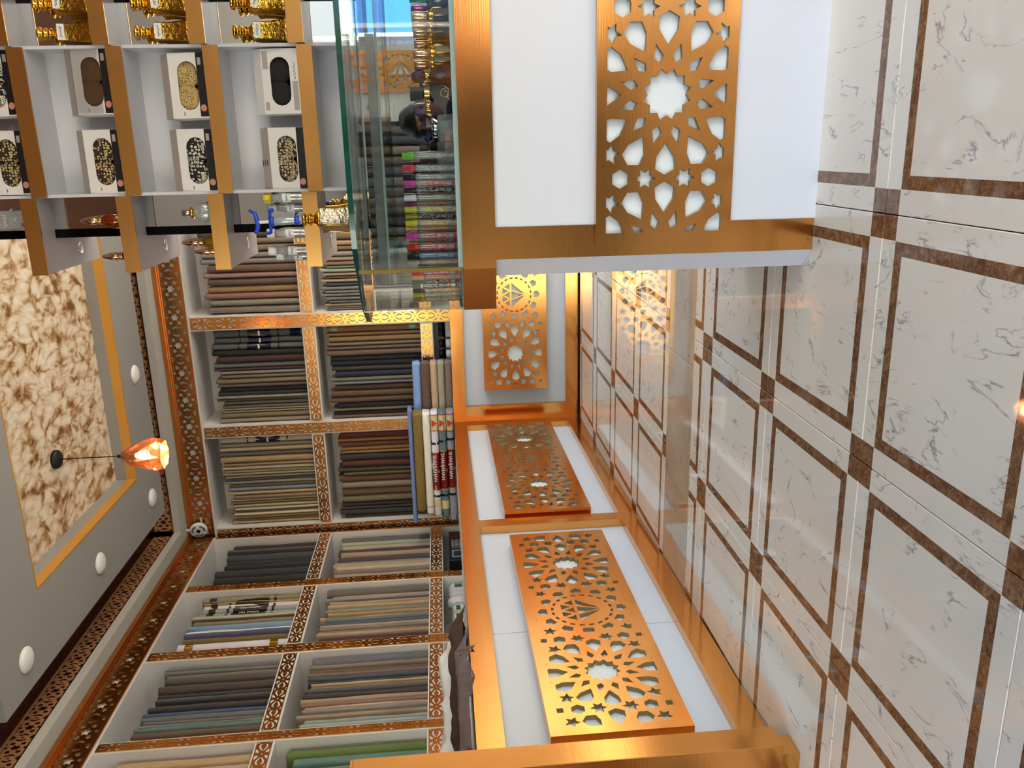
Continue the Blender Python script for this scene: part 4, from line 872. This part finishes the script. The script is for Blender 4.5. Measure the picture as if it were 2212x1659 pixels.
def vial(label, x, y, z, capc, liq, s=1.0, lv=.5):
    t = thing('essence_bottle', label, 'bottle', (x, y, z), 0, 'small essence bottles on the lower shelf')
    obj('glass_body', MB().lathe([(0, 0), (.0165*s, 0), (.0175*s, .003), (.0175*s, .065*s), (.015*s, .078*s), (.0115*s, .088*s), (.0115*s, .098*s)], 20), 'glass_clear', t)
    obj('liquid', MB().lathe([(0, .002), (.0160*s, .002), (.0160*s, .065*s*lv*1.4), (0, .065*s*lv*1.4)], 20), 'tinted_glass', t, color=liq)
    obj('screw_cap', MB().lathe([(.0125*s, .097*s), (.0145*s, .098*s), (.0145*s, .119*s), (.0135*s, .121*s), (0, .121*s)], 20), 'tinted_plastic', t, color=capc)
    st = obj('sticker', MB().prism([(.0180*s*math.sin(a), -.0180*s*math.cos(a)) for a in (-.8, -.4, 0, .4, .8)]+[(.0177*s*math.sin(a), -.0177*s*math.cos(a)) for a in (.8, .4, 0, -.4, -.8)], .036*s, .062*s), 'paper', t); squiggle(st, 'handwriting', .018*s, .005*s, -.0184*s, .05*s, seed=int(x*999))
    return t
vial('small clear bottle with yellow cap at the boxed caps', .628, 2.685, 1.4272, (226, 200, 30), (225, 165, 40), 1.0, .62)
vial('small white capped bottle next to the syringe', .520, 2.685, 1.4272, (238, 238, 236), (228, 190, 90), 1.0, .55)
vial('small white capped bottle with pale yellow essence near the shelf end', .462, 2.72, 1.4272, (238, 238, 236), (230, 214, 90), 1.06, .75)
vial('small white capped bottle with amber essence behind the pale yellow one', .436, 2.80, 1.4272, (238, 238, 236), (200, 110, 40), 1.0, .4)
vial('small clear bottle behind the syringe bottle at the mirror', .596, 2.715, 1.4272, (205, 210, 205), (225, 180, 90), .92, .6)
sb_ = gold_bottle('engraved silver and gold bottle holding a blue syringe, on the glass top', .580, 2.41, 1.2362, 1.10, .42, 'perfume_bottle', 'engraved_silver', None, False, False)
for k in range(4):
    a = PI/4+k*PI/2; obj('gilt_corner', MB().tube([(1.10*r*math.cos(a), 1.10*r*math.sin(a), z*1.1) for r, z in ((.0455, .002), (.0425, .010), (.0365, .05), (.0350, .075), (.0375, .095))], .0016, 5), 'chrome_gold', sb_)
sy = thing('syringe', 'plastic syringe with blue grips standing in the silver and gold bottle', 'syringe', (.580, 2.41, 1.392), (0, -.035, .3))
obj('barrel', MB().lathe([(.010, .0), (.0115, .002), (.0115, .088), (.010, .09)], 20), 'glass_frost', sy); obj('piston_rod', MB().box(-.004, .004, -.0012, .0012, .02, .128).box(-.0012, .0012, -.004, .004, .02, .128), 'plastic_white', sy)
obj('blue_collar', MB().lathe([(.0120, .008), (.0135, .009), (.0135, .021), (.012, .022)], 20), 'plastic_blue', sy)
obj('finger_grip', MB().box(-.034, .034, -.008, .008, .086, .093, .003).box(-.036, -.028, -.008, .008, .090, .104, .003).box(.026, .038, -.008, .008, .078, .088, .003).lathe([(.012, .078), (.0142, .080), (.0142, .090)], 20), 'plastic_blue', sy)
mb = MB(); mb.tube([(-.030, 0, .135), (-.022, 0, .127), (-.008, 0, .124), (.010, 0, .127), (.026, 0, .130), (.036, 0, .146)], [.004, .006, .0065, .0065, .0055, .0035], 10); obj('thumb_ring', mb, 'plastic_blue', sy)
# boxed prayer caps --------------------------------------------------
def cap_mat(name, base, dot, scale, th):
    m, t, b = nodes(name); b.inputs['Roughness'].default_value = .85; L = t.links
    tc = t.nodes.new('ShaderNodeTexCoord'); vo = t.nodes.new('ShaderNodeTexVoronoi'); vo.inputs['Scale'].default_value = scale; vo.inputs['Randomness'].default_value = .55; L.new(tc.outputs['Object'], vo.inputs['Vector'])
    r = ramp(t, vo.outputs['Distance'], ((0, base), (th*.45, base), (th*.5, dot), (th, dot), (th+.02, base))); L.new(r.outputs[0], b.inputs['Base Color'])
    bn = t.nodes.new('ShaderNodeBump'); bn.inputs['Strength'].default_value = .5; bn.inputs['Distance'].default_value = .002; L.new(vo.outputs['Distance'], bn.inputs['Height']); L.new(bn.outputs[0], b.inputs['Normal'])
cap_mat('cap_black_plain', (26, 22, 22), (30, 26, 26), 200, .4); cap_mat('cap_brown', (104, 78, 44), (92, 68, 38), 220, .4); cap_mat('cap_gold', (190, 164, 104), (70, 50, 26), 150, .3)
cap_mat('cap_sequin', (48, 34, 28), (214, 190, 130), 130, .42); cap_mat('cap_mirror', (26, 26, 28), (214, 208, 190), 105, .46); cap_mat('cap_coin', (62, 46, 36), (206, 190, 150), 120, .5)
mat('box_white', (232, 230, 226), .45); mat('box_grey', (176, 166, 158), .5); mat('box_dark', (16, 14, 14), .5); mat('face_print', (206, 140, 118), .5); mat('film', (250, 250, 250), .08); clear('wrap_film', (.96, .96, .97), .10, .08)
def cap_box(label, x, z, cm_, tilt, variant, dx=0):
    t = thing('boxed_cap', label, 'cap box', (x, 2.672+dx, z), (-.10, 0, tilt), 'boxed prayer caps on the centre shelves')
    W2, Hh, D = .0925, .110, .070
    sh_ = MB().box(-W2, W2, D-.002, D, 0, Hh).box(-W2, -W2+.0015, .0015, D-.002, 0, Hh).box(W2-.0015, W2, .0015, D-.002, 0, Hh).box(-W2+.0015, W2-.0015, .0015, D-.002, 0, .0015)
    obj('carton', sh_, 'box_white', t)
    st_ = []
    for k in range(9): a = -PI/2+PI*k/8; st_.append((.040+.029*math.cos(a), .056+.029*math.sin(a)))
    for k in range(9): a = PI/2+PI*k/8; st_.append((-.040+.029*math.cos(a), .056+.029*math.sin(a)))
    mb = MB(); plate(mb, -W2, W2, 0, Hh, [st_], .0015); obj('window_front', mb, ['box_white', 'box_white'], t)
    obj('top_flap', MB().add([(-W2, 0, Hh), (W2, 0, Hh), (W2, .024, Hh+.030), (-W2, .024, Hh+.030), (-W2, D, Hh), (W2, D, Hh)], [(0, 1, 2, 3), (3, 2, 5, 4), (0, 3, 4), (1, 5, 2)]), 'box_grey' if variant != 2 else 'box_white', t)
    fl_ = t.children[-1]
    for k in range(11):
        xx = -.075+.015*k; h = .004+.004*((k*7) % 3); obj('printed_line', MB().add([(xx, .0038, Hh+.0045), (xx+.002, .0038, Hh+.0045), (xx+.002, .0038+h*.62, Hh+.0045+h*.78), (xx, .0038+h*.62, Hh+.0045+h*.78)], [(0, 1, 2, 3)]), 'ink' if variant != 1 else 'box_white', fl_)
    obj('lining', MB().box(-W2+.002, W2-.002, D-.006, D-.003, .002, Hh), 'box_dark', t)
    cp = MB()
    for sx in (-1, 1):
        prof = [(0, -1)]+[(math.sin(PI*k/10), -math.cos(PI*k/10)) for k in range(1, 10)]+[(0, 1)]
        b0 = len(cp.v); cp.lathe(prof, 22)
        for i in range(b0, len(cp.v)):
            px, py, pz = cp.v[i]; cp.v[i] = (px*.043+sx*.037, .022+pz*.016, .078+py*.047-.010*abs(px))
    cp.box(-.03, .03, .016, .030, .078, .098, .004)
    obj('prayer_cap', cp, cm_, t)
    if variant == 0:
        obj('dark_band', MB().box(-W2+.004, W2-.0005, -.0008, 0, .001, .0265), 'box_dark', t)
        obj('band_badge', MB().box(.058, .078, -.0014, -.0008, .012, .022), 'box_grey', t)
        fp = obj('face_print', MB().prism(ngon(-.064, .015, .010, 12, 0, 1.0, .9), -.0016, -.0008, axis='y'), 'face_print', t); squiggle(fp, 'ear_line', .012, .006, -.0018, .014, 'carton_brown', 3)
        squiggle(t, 'side_wording', .010, .0035, -.0006, .075, 'ink', 8).location = (-.080, 0, 0)
    elif variant == 1:
        obj('dark_band', MB().box(-W2+.004, W2-.0005, -.0008, 0, .001, .024), 'box_dark', t)
        for k in range(3): obj('printed_oval', MB().add([(-.01+a, .0085+.007*k+b_*.62, Hh+.0112+.0088*k+b_*.78) for a, b_ in ngon(0, 0, .0033, 10, 0, 3.2, .8)], [tuple(range(10))]), 'ink', fl_)
        obj('face_print', MB().prism(ngon(-.068, .014, .010, 12, 0, 1.0, .9), -.0016, -.0008, axis='y'), 'face_print', t)
    else:
        for xx, zz, a, b_ in ((.06, .098, .025, .008), (-.07, .10, .012, .006)): obj('barcode', MB().box(xx-a, xx+a, -.0008, 0, zz-b_, zz+b_), 'box_grey', t)
        obj('lower_print', MB().box(-W2+.01, .0, -.0008, 0, .004, .020), 'box_grey', t); squiggle(t, 'side_wording', .05, .005, -.0012, .012, 'ink', 9).location = (.03, 0, 0)
    return t
cap_box('boxed brown prayer cap in shiny film, next to the gold bottles on the third shelf', .975, ZC[2]+.0005, 'cap_brown', .05, 0)
obj('film_glare', MB().add([(-.09, -.004, .03), (.09, -.004, .03), (.09, -.006, .11), (-.09, -.006, .11)], [(0, 1, 2, 3)]), 'wrap_film', bpy.data.objects['boxed_cap'])
cap_box('boxed gold embroidered prayer cap on the second shelf', .960, ZC[1]+.0005, 'cap_gold', .06, 0)
cap_box('plain black boxed prayer cap on the lowest centre shelf', .968, ZC[0]+.0005, 'cap_black_plain', .03, 2)
cap_box('boxed dark prayer cap with gold sequins on the third shelf', .748, ZC[2]+.0005, 'cap_sequin', .03, 0)
cap_box('boxed black prayer cap with square mirror work on the second shelf', .745, ZC[1]+.0005, 'cap_mirror', .03, 0)
cap_box('boxed brown prayer cap with cream coins on the lowest centre shelf', .744, ZC[0]+.0005, 'cap_coin', .03, 1)
cap_box('boxed grey patterned prayer cap next to the gold bottles on the top centre shelf', .975, ZC[3]+.0005, 'cap_mirror', .05, 0)
cap_box('boxed dark sequinned prayer cap on the top centre shelf', .750, ZC[3]+.0005, 'cap_sequin', .03, 0)

# ---------------------------------------------------------------- bottles inside the case
m = bpy.data.materials.new('painted_glass'); m.use_nodes = True; t = m.node_tree; t.nodes.clear(); MAT['painted_glass'] = m; L = t.links
out = t.nodes.new('ShaderNodeOutputMaterial'); tr = t.nodes.new('ShaderNodeBsdfTransparent'); tr.inputs[0].default_value = (.90, .92, .90, 1); df = t.nodes.new('ShaderNodeBsdfDiffuse'); glo = t.nodes.new('ShaderNodeBsdfGlossy'); glo.inputs['Roughness'].default_value = .05
oi = t.nodes.new('ShaderNodeObjectInfo'); L.new(oi.outputs['Color'], df.inputs[0]); tc = t.nodes.new('ShaderNodeTexCoord'); vo = t.nodes.new('ShaderNodeTexNoise'); vo.inputs['Scale'].default_value = 95; vo.inputs['Distortion'].default_value = 2.2; vo.inputs['Detail'].default_value = 1
L.new(tc.outputs['Object'], vo.inputs['Vector']); r = ramp(t, vo.outputs['Fac'], ((.53, (0, 0, 0)), (.56, (255, 255, 255)))); d2 = t.nodes.new('ShaderNodeBsdfDiffuse'); d2.inputs[0].default_value = lin((222, 224, 220)); m0 = t.nodes.new('ShaderNodeMixShader'); m0.inputs[0].default_value = .34; L.new(tr.outputs[0], m0.inputs[1]); L.new(d2.outputs[0], m0.inputs[2])  # clear part whitened: bright highlights on the glass put into its colour
m1 = t.nodes.new('ShaderNodeMixShader'); L.new(r.outputs[0], m1.inputs[0]); L.new(m0.outputs[0], m1.inputs[1]); L.new(df.outputs[0], m1.inputs[2])
lw = t.nodes.new('ShaderNodeLayerWeight'); lw.inputs[0].default_value = .4; m2 = t.nodes.new('ShaderNodeMixShader'); L.new(lw.outputs['Fresnel'], m2.inputs[0]); L.new(m1.outputs[0], m2.inputs[1]); L.new(glo.outputs[0], m2.inputs[2]); L.new(m2.outputs[0], out.inputs[0])
CZ = .9560
def roller(label, x, y, capc, paint, capm='tinted_plastic', h=.142):
    t = thing('roll_on_bottle', label, 'bottle', (x, y, CZ), 0, 'roll-on perfume bottles in the glass case')
    obj('glass_body', MB().lathe([(0, 0), (.0075, 0), (.0085, .002), (.0085, h-.040), (.007, h-.034), (.0055, h-.030)], 16), 'painted_glass', t, color=paint)
    obj('cap', MB().lathe([(.0078, h-.032), (.0086, h-.031), (.0086, h-.020), (.0082, h-.0195), (.0082, h-.002), (.007, h), (0, h)], 16), capm, t, color=capc)
    return t
RL = [(.678, 2.232, (200, 50, 160), (200, 60, 60), 'magenta', 'red'), (.660, 2.250, (40, 40, 44), (20, 20, 22), 'black', 'black'), (.641, 2.234, (214, 220, 224), (140, 150, 120), 'clear white', 'pale green'),
      (.625, 2.252, (150, 40, 110), (210, 90, 60), 'plum', 'orange'), (.611, 2.234, (200, 190, 60), (200, 190, 40), 'olive yellow', 'yellow'), (.590, 2.252, (196, 182, 60), (40, 34, 20), 'dull yellow', 'black'),
      (.576, 2.232, (206, 196, 50), (220, 170, 60), 'bright yellow', 'amber'), (.560, 2.250, (240, 180, 110), (240, 120, 40), 'peach', 'orange'), (.543, 2.230, (200, 60, 165), (210, 30, 80), 'pink magenta', 'crimson'),
      (.529, 2.256, (232, 196, 150), (210, 60, 40), 'cream', 'brick red'), (.514, 2.230, (205, 36, 34), (214, 30, 50), 'red', 'red'), (.503, 2.256, (220, 180, 40), (90, 80, 140), 'golden', 'violet'),
      (.490, 2.230, (24, 30, 46), (70, 110, 190), 'navy', 'blue'), (.474, 2.244, (170, 170, 130), (214, 140, 50), 'khaki', 'gold'),
      (.441, 2.262, (206, 40, 44), (206, 36, 60), 'tomato red', 'red'), (.428, 2.262, (236, 170, 110), (236, 120, 40), 'apricot', 'orange'), (.415, 2.272, (50, 140, 110), (30, 36, 30), 'green', 'dark'),
      (.403, 2.272, (200, 200, 200), (80, 90, 80), 'silver', 'grey'), (.391, 2.278, (40, 36, 44), (230, 170, 90), 'dark plum', 'gold'), (.377, 2.284, (190, 186, 40), (160, 170, 120), 'lime yellow', 'clear'), (.362, 2.300, (176, 166, 44), (196, 186, 130), 'mustard', 'clear')]
for x, y, c, p, n1, n2 in RL:
    roller('slim glass roll-on bottle with %s cap and %s ornament, in the glass case' % (n1, n2), x, y, c, p, 'tinted_metal' if n1 == 'silver' else 'tinted_plastic', .142 if x > .45 else .134)
for x, y, c, n1 in ((.748, 2.228, (110, 200, 40), 'lime green'), (.716, 2.230, (214, 60, 70), 'coral red'), (.694, 2.236, (30, 28, 30), 'jet black')):
    roller('roll-on bottle with %s cap standing among the clear square bottles' % n1, x, y, c, (170, 175, 175))
def clear_bottle(x, y, label):
    t = thing('perfume_bottle', label, 'bottle', (x, y, CZ), 0, 'clear square bottles in the glass case')
    obj('glass_body', MB().box(-.015, .015, -.012, .012, 0, .050, .003), 'glass_clear', t); obj('black_collar', MB().lathe([(.006, .050), (.009, .052), (.009, .068), (.006, .070), (.006, .076), (.0095, .078), (.0095, .094), (.008, .096), (0, .096)], 14), 'black_matt', t)
for k, x in enumerate((.700, .735, .768)): clear_bottle(x, 2.262, 'clear square bottle with black collar, %s' % ('nearest the painted roll-on bottles', 'between two other black collared ones', 'nearest the blue stopper bottle')[k])
t = thing('crystal_bottle', 'crystal bottle with a dark blue faceted stopper, in the glass case', 'bottle', (.815, 2.235, CZ))
obj('crystal_body', MB().lathe([(0, 0), (.034, 0), (.036, .004), (.036, .040), (.030, .046), (.010, .048)], 8, smooth=False, rot=PI/8), 'glass_clear', t); obj('neck_rings', MB().lathe([(.010, .047), (.015, .049), (.012, .052), (.015, .055), (.010, .058)], 20), 'silver', t)
obj('blue_stopper', MB().lathe([(.010, .057), (.028, .062), (.034, .075), (.020, .090), (0, .093)], 8, smooth=False), 'tinted_glass', t, color=(10, 24, 90)); obj('gilt_line', MB().box(-.0012, .0012, -.0345, -.02, .058, .090), 'chrome_gold', t)
t = thing('perfume_bottle', 'square black perfume bottle with gold crest and black cube cap, in the glass case', 'bottle', (.897, 2.222, CZ))
obj('black_body', MB().box(-.031, .031, -.016, .016, 0, .062, .006), 'black_gloss', t); obj('neck_rings', MB().lathe([(.012, .0615), (.016, .063), (.013, .066), (.016, .069), (.013, .072), (.016, .075), (.012, .079)], 20), 'brass', t); obj('cube_cap', MB().box(-.0165, .0165, -.0145, .0145, .079, .112, .002), 'black_matt', t)
cr = MB(); cr.tube([(.012*math.cos(a)*(1-.08*a), -.0168, .024+.014*math.sin(a)*(1-.08*a)) for a in [k*.45 for k in range(16)]], .0013, 5); cr.tube([(-.018, -.0168, .012), (-.006, -.0168, .02), (.010, -.0168, .014), (.02, -.0168, .03)], .0016, 5); obj('gold_crest', cr, 'chrome_gold', t)
for x, y, c, cc, lb in ((.862, 2.266, (14, 26, 120), (30, 70, 170), 'cobalt blue faceted perfume bottle behind the square black one'), (.945, 2.290, (120, 60, 130), (140, 60, 150), 'violet perfume bottle behind the square black one')):
    t = thing('perfume_bottle', lb, 'bottle', (x, y, CZ), .2); obj('glass_body', MB().lathe([(0, 0), (.030, 0), (.034, .006), (.034, .046), (.026, .058), (.010, .061)], 8, smooth=False, rot=PI/8), 'tinted_glass', t, color=c); obj('neck_rings', MB().lathe([(.010, .060), (.014, .063), (.011, .067), (.014, .071), (.010, .075)], 18), 'brass', t); obj('stopper', MB().lathe([(.010, .074), (.018, .078), (.016, .100), (.008, .108), (0, .109)], 8, smooth=False), 'tinted_glass', t, color=cc)
def hex_bottle(x, y, col, capc, label, rz=0.):
    t = thing('perfume_bottle', label, 'bottle', (x, y, CZ), rz, 'gold rimmed hexagonal bottles in the glass case')
    obj('glass_body', MB().lathe([(0, 0), (.0215, 0), (.0215, .046), (.012, .056)], 6, smooth=False, rot=PI/6), 'tinted_glass', t, color=col)
    for k in range(6):
        a = PI/6+k*PI/3; obj('gilt_edge', MB().tube([(.0222*math.cos(a), .0222*math.sin(a), 0.001), (.0222*math.cos(a), .0222*math.sin(a), .046), (.0125*math.cos(a), .0125*math.sin(a), .057)], .0016, 5), 'chrome_gold', t)
    obj('gold_shoulder', MB().lathe([(.0215, .0455), (.0135, .0565), (.0135, .062), (.011, .064)], 12), 'chrome_gold', t); obj('cylinder_cap', MB().lathe([(.0118, .063), (.0122, .064), (.0122, .097), (.011, .099), (0, .099)], 20), 'tinted_metal', t, color=capc)
for k, (x, y, c, cc, q) in enumerate(((1.078, 2.226, (16, 50, 78), (232, 196, 150), 'front one of the row'), (1.068, 2.276, (14, 44, 66), (226, 180, 130), 'second in the row behind the front one'), (1.052, 2.326, (14, 36, 56), (214, 170, 130), 'third in the row'), (1.030, 2.376, (20, 24, 34), (206, 160, 128), 'last in the row at the mirror'),
        (.992, 2.226, (150, 160, 140), (222, 180, 150), 'pale one in front of the mirror joint'), (.972, 2.286, (70, 70, 70), (196, 150, 120), 'smoky one behind the pale one'))): hex_bottle(x, y, c, cc, 'gold rimmed hexagonal bottle, %s' % q)
for x, y, c, cc, lb in ((1.122, 2.226, (20, 70, 120), (60, 170, 180), 'engraved deep blue bottle with a teal cap in the glass case'), (1.108, 2.330, (60, 30, 90), (170, 60, 110), 'dark bottle with a raspberry cap behind the engraved blue one')):
    t = thing('perfume_bottle', lb, 'bottle', (x, y, CZ)); obj('glass_body', MB().box(-.019, .019, -.014, .014, 0, .060, .005), 'tinted_glass', t, color=c); obj('cap', MB().lathe([(.012, .060), (.0128, .061), (.0128, .100), (.011, .102), (0, .102)], 20), 'tinted_metal', t, color=cc); squiggle(t, 'engraving', .026, .016, -.0148, .03, 'paper', 6)

# ---------------------------------------------------------------- what the case mirror sees: shop front side
fc = thing('fabric_rack', 'white rack of cloth bolts by the shop front, seen in the case mirror', 'rack', (0, YF+.001, 0))
obj('frame', MB().box(.0, 1.0, 0, .02, 0, 2.4).box(.0, .03, .02, .30, 0, 2.4).box(.97, 1.0, .02, .30, 0, 2.4), 'white_board', fc)
for z in (.90, 1.72): obj('shelf', MB().box(.03, .97, .02, .30, z-.03, z), 'white_board', fc)
cols = [(70, 80, 90), (110, 106, 98), (58, 62, 70), (90, 80, 72), (132, 128, 122), (110, 102, 96), (122, 120, 116), (92, 92, 96), (106, 90, 80), (138, 122, 108), (78, 82, 88), (118, 112, 106)]
for k, c in enumerate(cols):
    r_ = random.Random(k+900); o = put('fabric_bolt', bolt_mesh(.068, .18, .70, r_), None, (.085+.075*k, YF+.19, .9005)); o.color = albedo(c)
    tag(o, '%s cloth bolt, %s in the rack by the shop front' % (cname(c), ORD[k]), 'fabric bolt', 'cloth bolts in the rack by the shop front')
fp_ = thing('fretwork_pilaster', 'gold fretwork panel on the shop front wall, seen in the case mirror', 'panel', (1.34, YF+.03, 1.25), (0, PI/2, PI))
mb = MB(); lattice(1.7, .30, [(-.8874, 'r'), (-.4437, 'r'), (0, 'e'), (.4437, 'r'), (.8874, 'r')], .03, mb, .02); obj('fretwork', mb, ['gold', 'mdf'], fp_); obj('backing', MB().box(-.84, .84, .02, .028, -.14, .14), 'backing_stone', fp_)
mat('blue_banner', (60, 132, 214), .7); mat('house_paint', (150, 146, 138), .9, noise=((1.5, 1.5, 1.5), .06)); mat('letter_yellow', (214, 220, 150), .6)
bn = thing('street_banner', 'blue street banner with pale yellow letters, seen in the case mirror', 'banner', (3.1, -6.2, 0), (0, 0, PI))
obj('sheet', MB().box(-.9, .9, 0, .02, 1.25, 2.0), 'blue_banner', bn); obj('post', MB().box(-.94, -.9, 0, .04, -.03, 2.65), 'silver', bn); obj('post', MB().box(.9, .94, 0, .04, -.03, 2.65), 'silver', bn)
tx = text('banner_text', 'R T', .7, bn, (0, -.012, 1.62), (PI/2, 0, 0), 'letter_yellow', .004)
hb = thing('house_front', 'pale house front across the street outside the entrance', 'building', (0, -13, 0))
obj('wall', MB().box(1.5, 14, -.4, 0, -.1, 5.0), 'house_paint', hb); mat('shutter_dark', (70, 76, 84), .5)
for k in range(4): f_ = obj('shutter', MB().box(2+2.6*k, 3.8+2.6*k, 0, .05, 0, 2.5), 'shutter_dark', hb)
# ---------------------------------------------------------------- the photographer, seen only in the case mirror
def skinned(name, verts, edges, radii, m, parent=None, levels=2):
    me = bpy.data.meshes.new(name); me.from_pydata(verts, edges, []); me.materials.append(MAT[m]); o = put(name, me, parent)
    sk = o.modifiers.new('skin', 'SKIN'); sk.use_smooth_shade = True
    for v, r in zip(me.skin_vertices[0].data, radii): v.radius = (r, r) if isinstance(r, (int, float)) else r
    me.skin_vertices[0].data[0].use_root = True
    sb = o.modifiers.new('sub', 'SUBSURF'); sb.levels = levels; sb.render_levels = levels
    return o
pr = thing('person', 'person with short dark hair crouching and holding up a phone, seen in the case mirror', 'person', (.945, -.34, 0))
V = [(0, 0, .44), (0, .01, .58), (0, .02, .76), (0, .03, .87), (0, .035, .95),          # pelvis to neck
     (-.16, .02, .84), (-.24, .10, .68), (-.16, .24, .92), (.16, .02, .84), (.26, .10, .66), (-.02, .25, .90),   # arms
     (-.10, .05, .42), (-.15, .38, .46), (-.13, .16, .10), (-.13, .20, .045), (-.14, .32, .03), (.10, .05, .42), (.15, .38, .46), (.13, .16, .10), (.13, .20, .045), (.14, .32, .03)]
E_ = [(0, 1), (1, 2), (2, 3), (3, 4), (3, 5), (5, 6), (6, 7), (3, 8), (8, 9), (9, 10), (0, 11), (11, 12), (12, 13), (13, 14), (14, 15), (0, 16), (16, 17), (17, 18), (18, 19), (19, 20)]
Rr_ = [(.15, .11), (.14, .10), (.16, .11), (.08, .07), .052, .065, .048, .032, .065, .048, .032, .10, .07, .048, .045, .035, .10, .07, .048, .045, .035]
skinned('body', V, E_, Rr_, 'cloth_person', pr)
hd = MB(); prof = [(0, -1)]+[(math.sin(PI*k/14), -math.cos(PI*k/14)) for k in range(1, 14)]+[(0, 1)]
hd.lathe(prof, 24); hv = []
for x, y, z in hd.v:
    jaw = 1-.22*max(0, -z-.1); hv.append((x*.074*jaw, y*.093*(1-.1*max(0, -z))+.045+(.012*max(0, -z) if y > 0 else 0), z*.118+1.075))
hd.v = hv
h_ = obj('head', hd, 'skin', pr)
obj('nose', MB().lathe([(0, 0), (.013, .004), (.009, .025), (0, .042)], 10, (0, .138, 1.045)), 'skin', h_); obj('mouth', MB().box(-.022, .022, .122, .129, 1.013, 1.019, .002), 'face_print', h_)
for sx in (-1, 1):
    obj('eye', MB().lathe([(0, -.008), (.010, -.003), (.010, .003), (0, .008)], 12, (sx*.030, .126, 1.078)), 'ink', h_); obj('ear', MB().lathe([(0, -.03), (.012, -.02), (.014, .008), (0, .026)], 10, (sx*.074, .045, 1.07)), 'skin', h_)
hr = MB(); hr.lathe(prof, 28); hr.v = [(x*.118*(1+.07*mno.noise(Vector((x*9, y*9, z*9)))), y*.125+.028, max(z*.142, (-.07 if y < .2 else .035)+.03*mno.noise(Vector((x*6, y*6, 1))))+1.095) for x, y, z in hr.v]
obj('hair', hr, 'hair', pr)
def hand(base, d, sgn):
    """palm and five bent fingers, gripping the phone"""
    x, y, z = base; vs = [(x, y, z), (x+d[0]*.045, y+.012, z+d[2]*.045)]; es = [(0, 1)]; rs = [(.026, .018), (.032, .014)]
    for k in range(4):
        o = (k-1.5)*.017; L = (.030, .035, .033, .026)[k]; b0 = len(vs)
        vs += [(x+d[0]*.075-d[2]*o, y+.016, z+d[2]*.075+d[0]*o), (x+d[0]*(.075+L), y+.022, z+d[2]*(.075+L)+d[0]*o), (x+d[0]*(.085+L), y+.002, z+d[2]*(.085+L)+d[0]*o)]
        es += [(1, b0), (b0, b0+1), (b0+1, b0+2)]; rs += [.0095, .0085, .0075]
    b0 = len(vs); vs += [(x+sgn*.028, y-.004, z+.02), (x+sgn*.040, y-.012, z+.055)]; es += [(0, b0), (b0, b0+1)]; rs += [.0105, .009]
    return skinned('hand', vs, es, rs, 'skin', pr)
hand((-.165, .235, .915), (-.25, 0, .97), 1); hand((-.075, .235, .900), (-.9, 0, .42), -1)
ph = obj('phone', MB().box(-.075, .075, -.0045, .0045, -.037, .037, .003), 'black_gloss', None, (.80, -.075, 1.0), (0, .05, 0)); tag(ph, 'dark phone held up by the crouching person', 'phone')
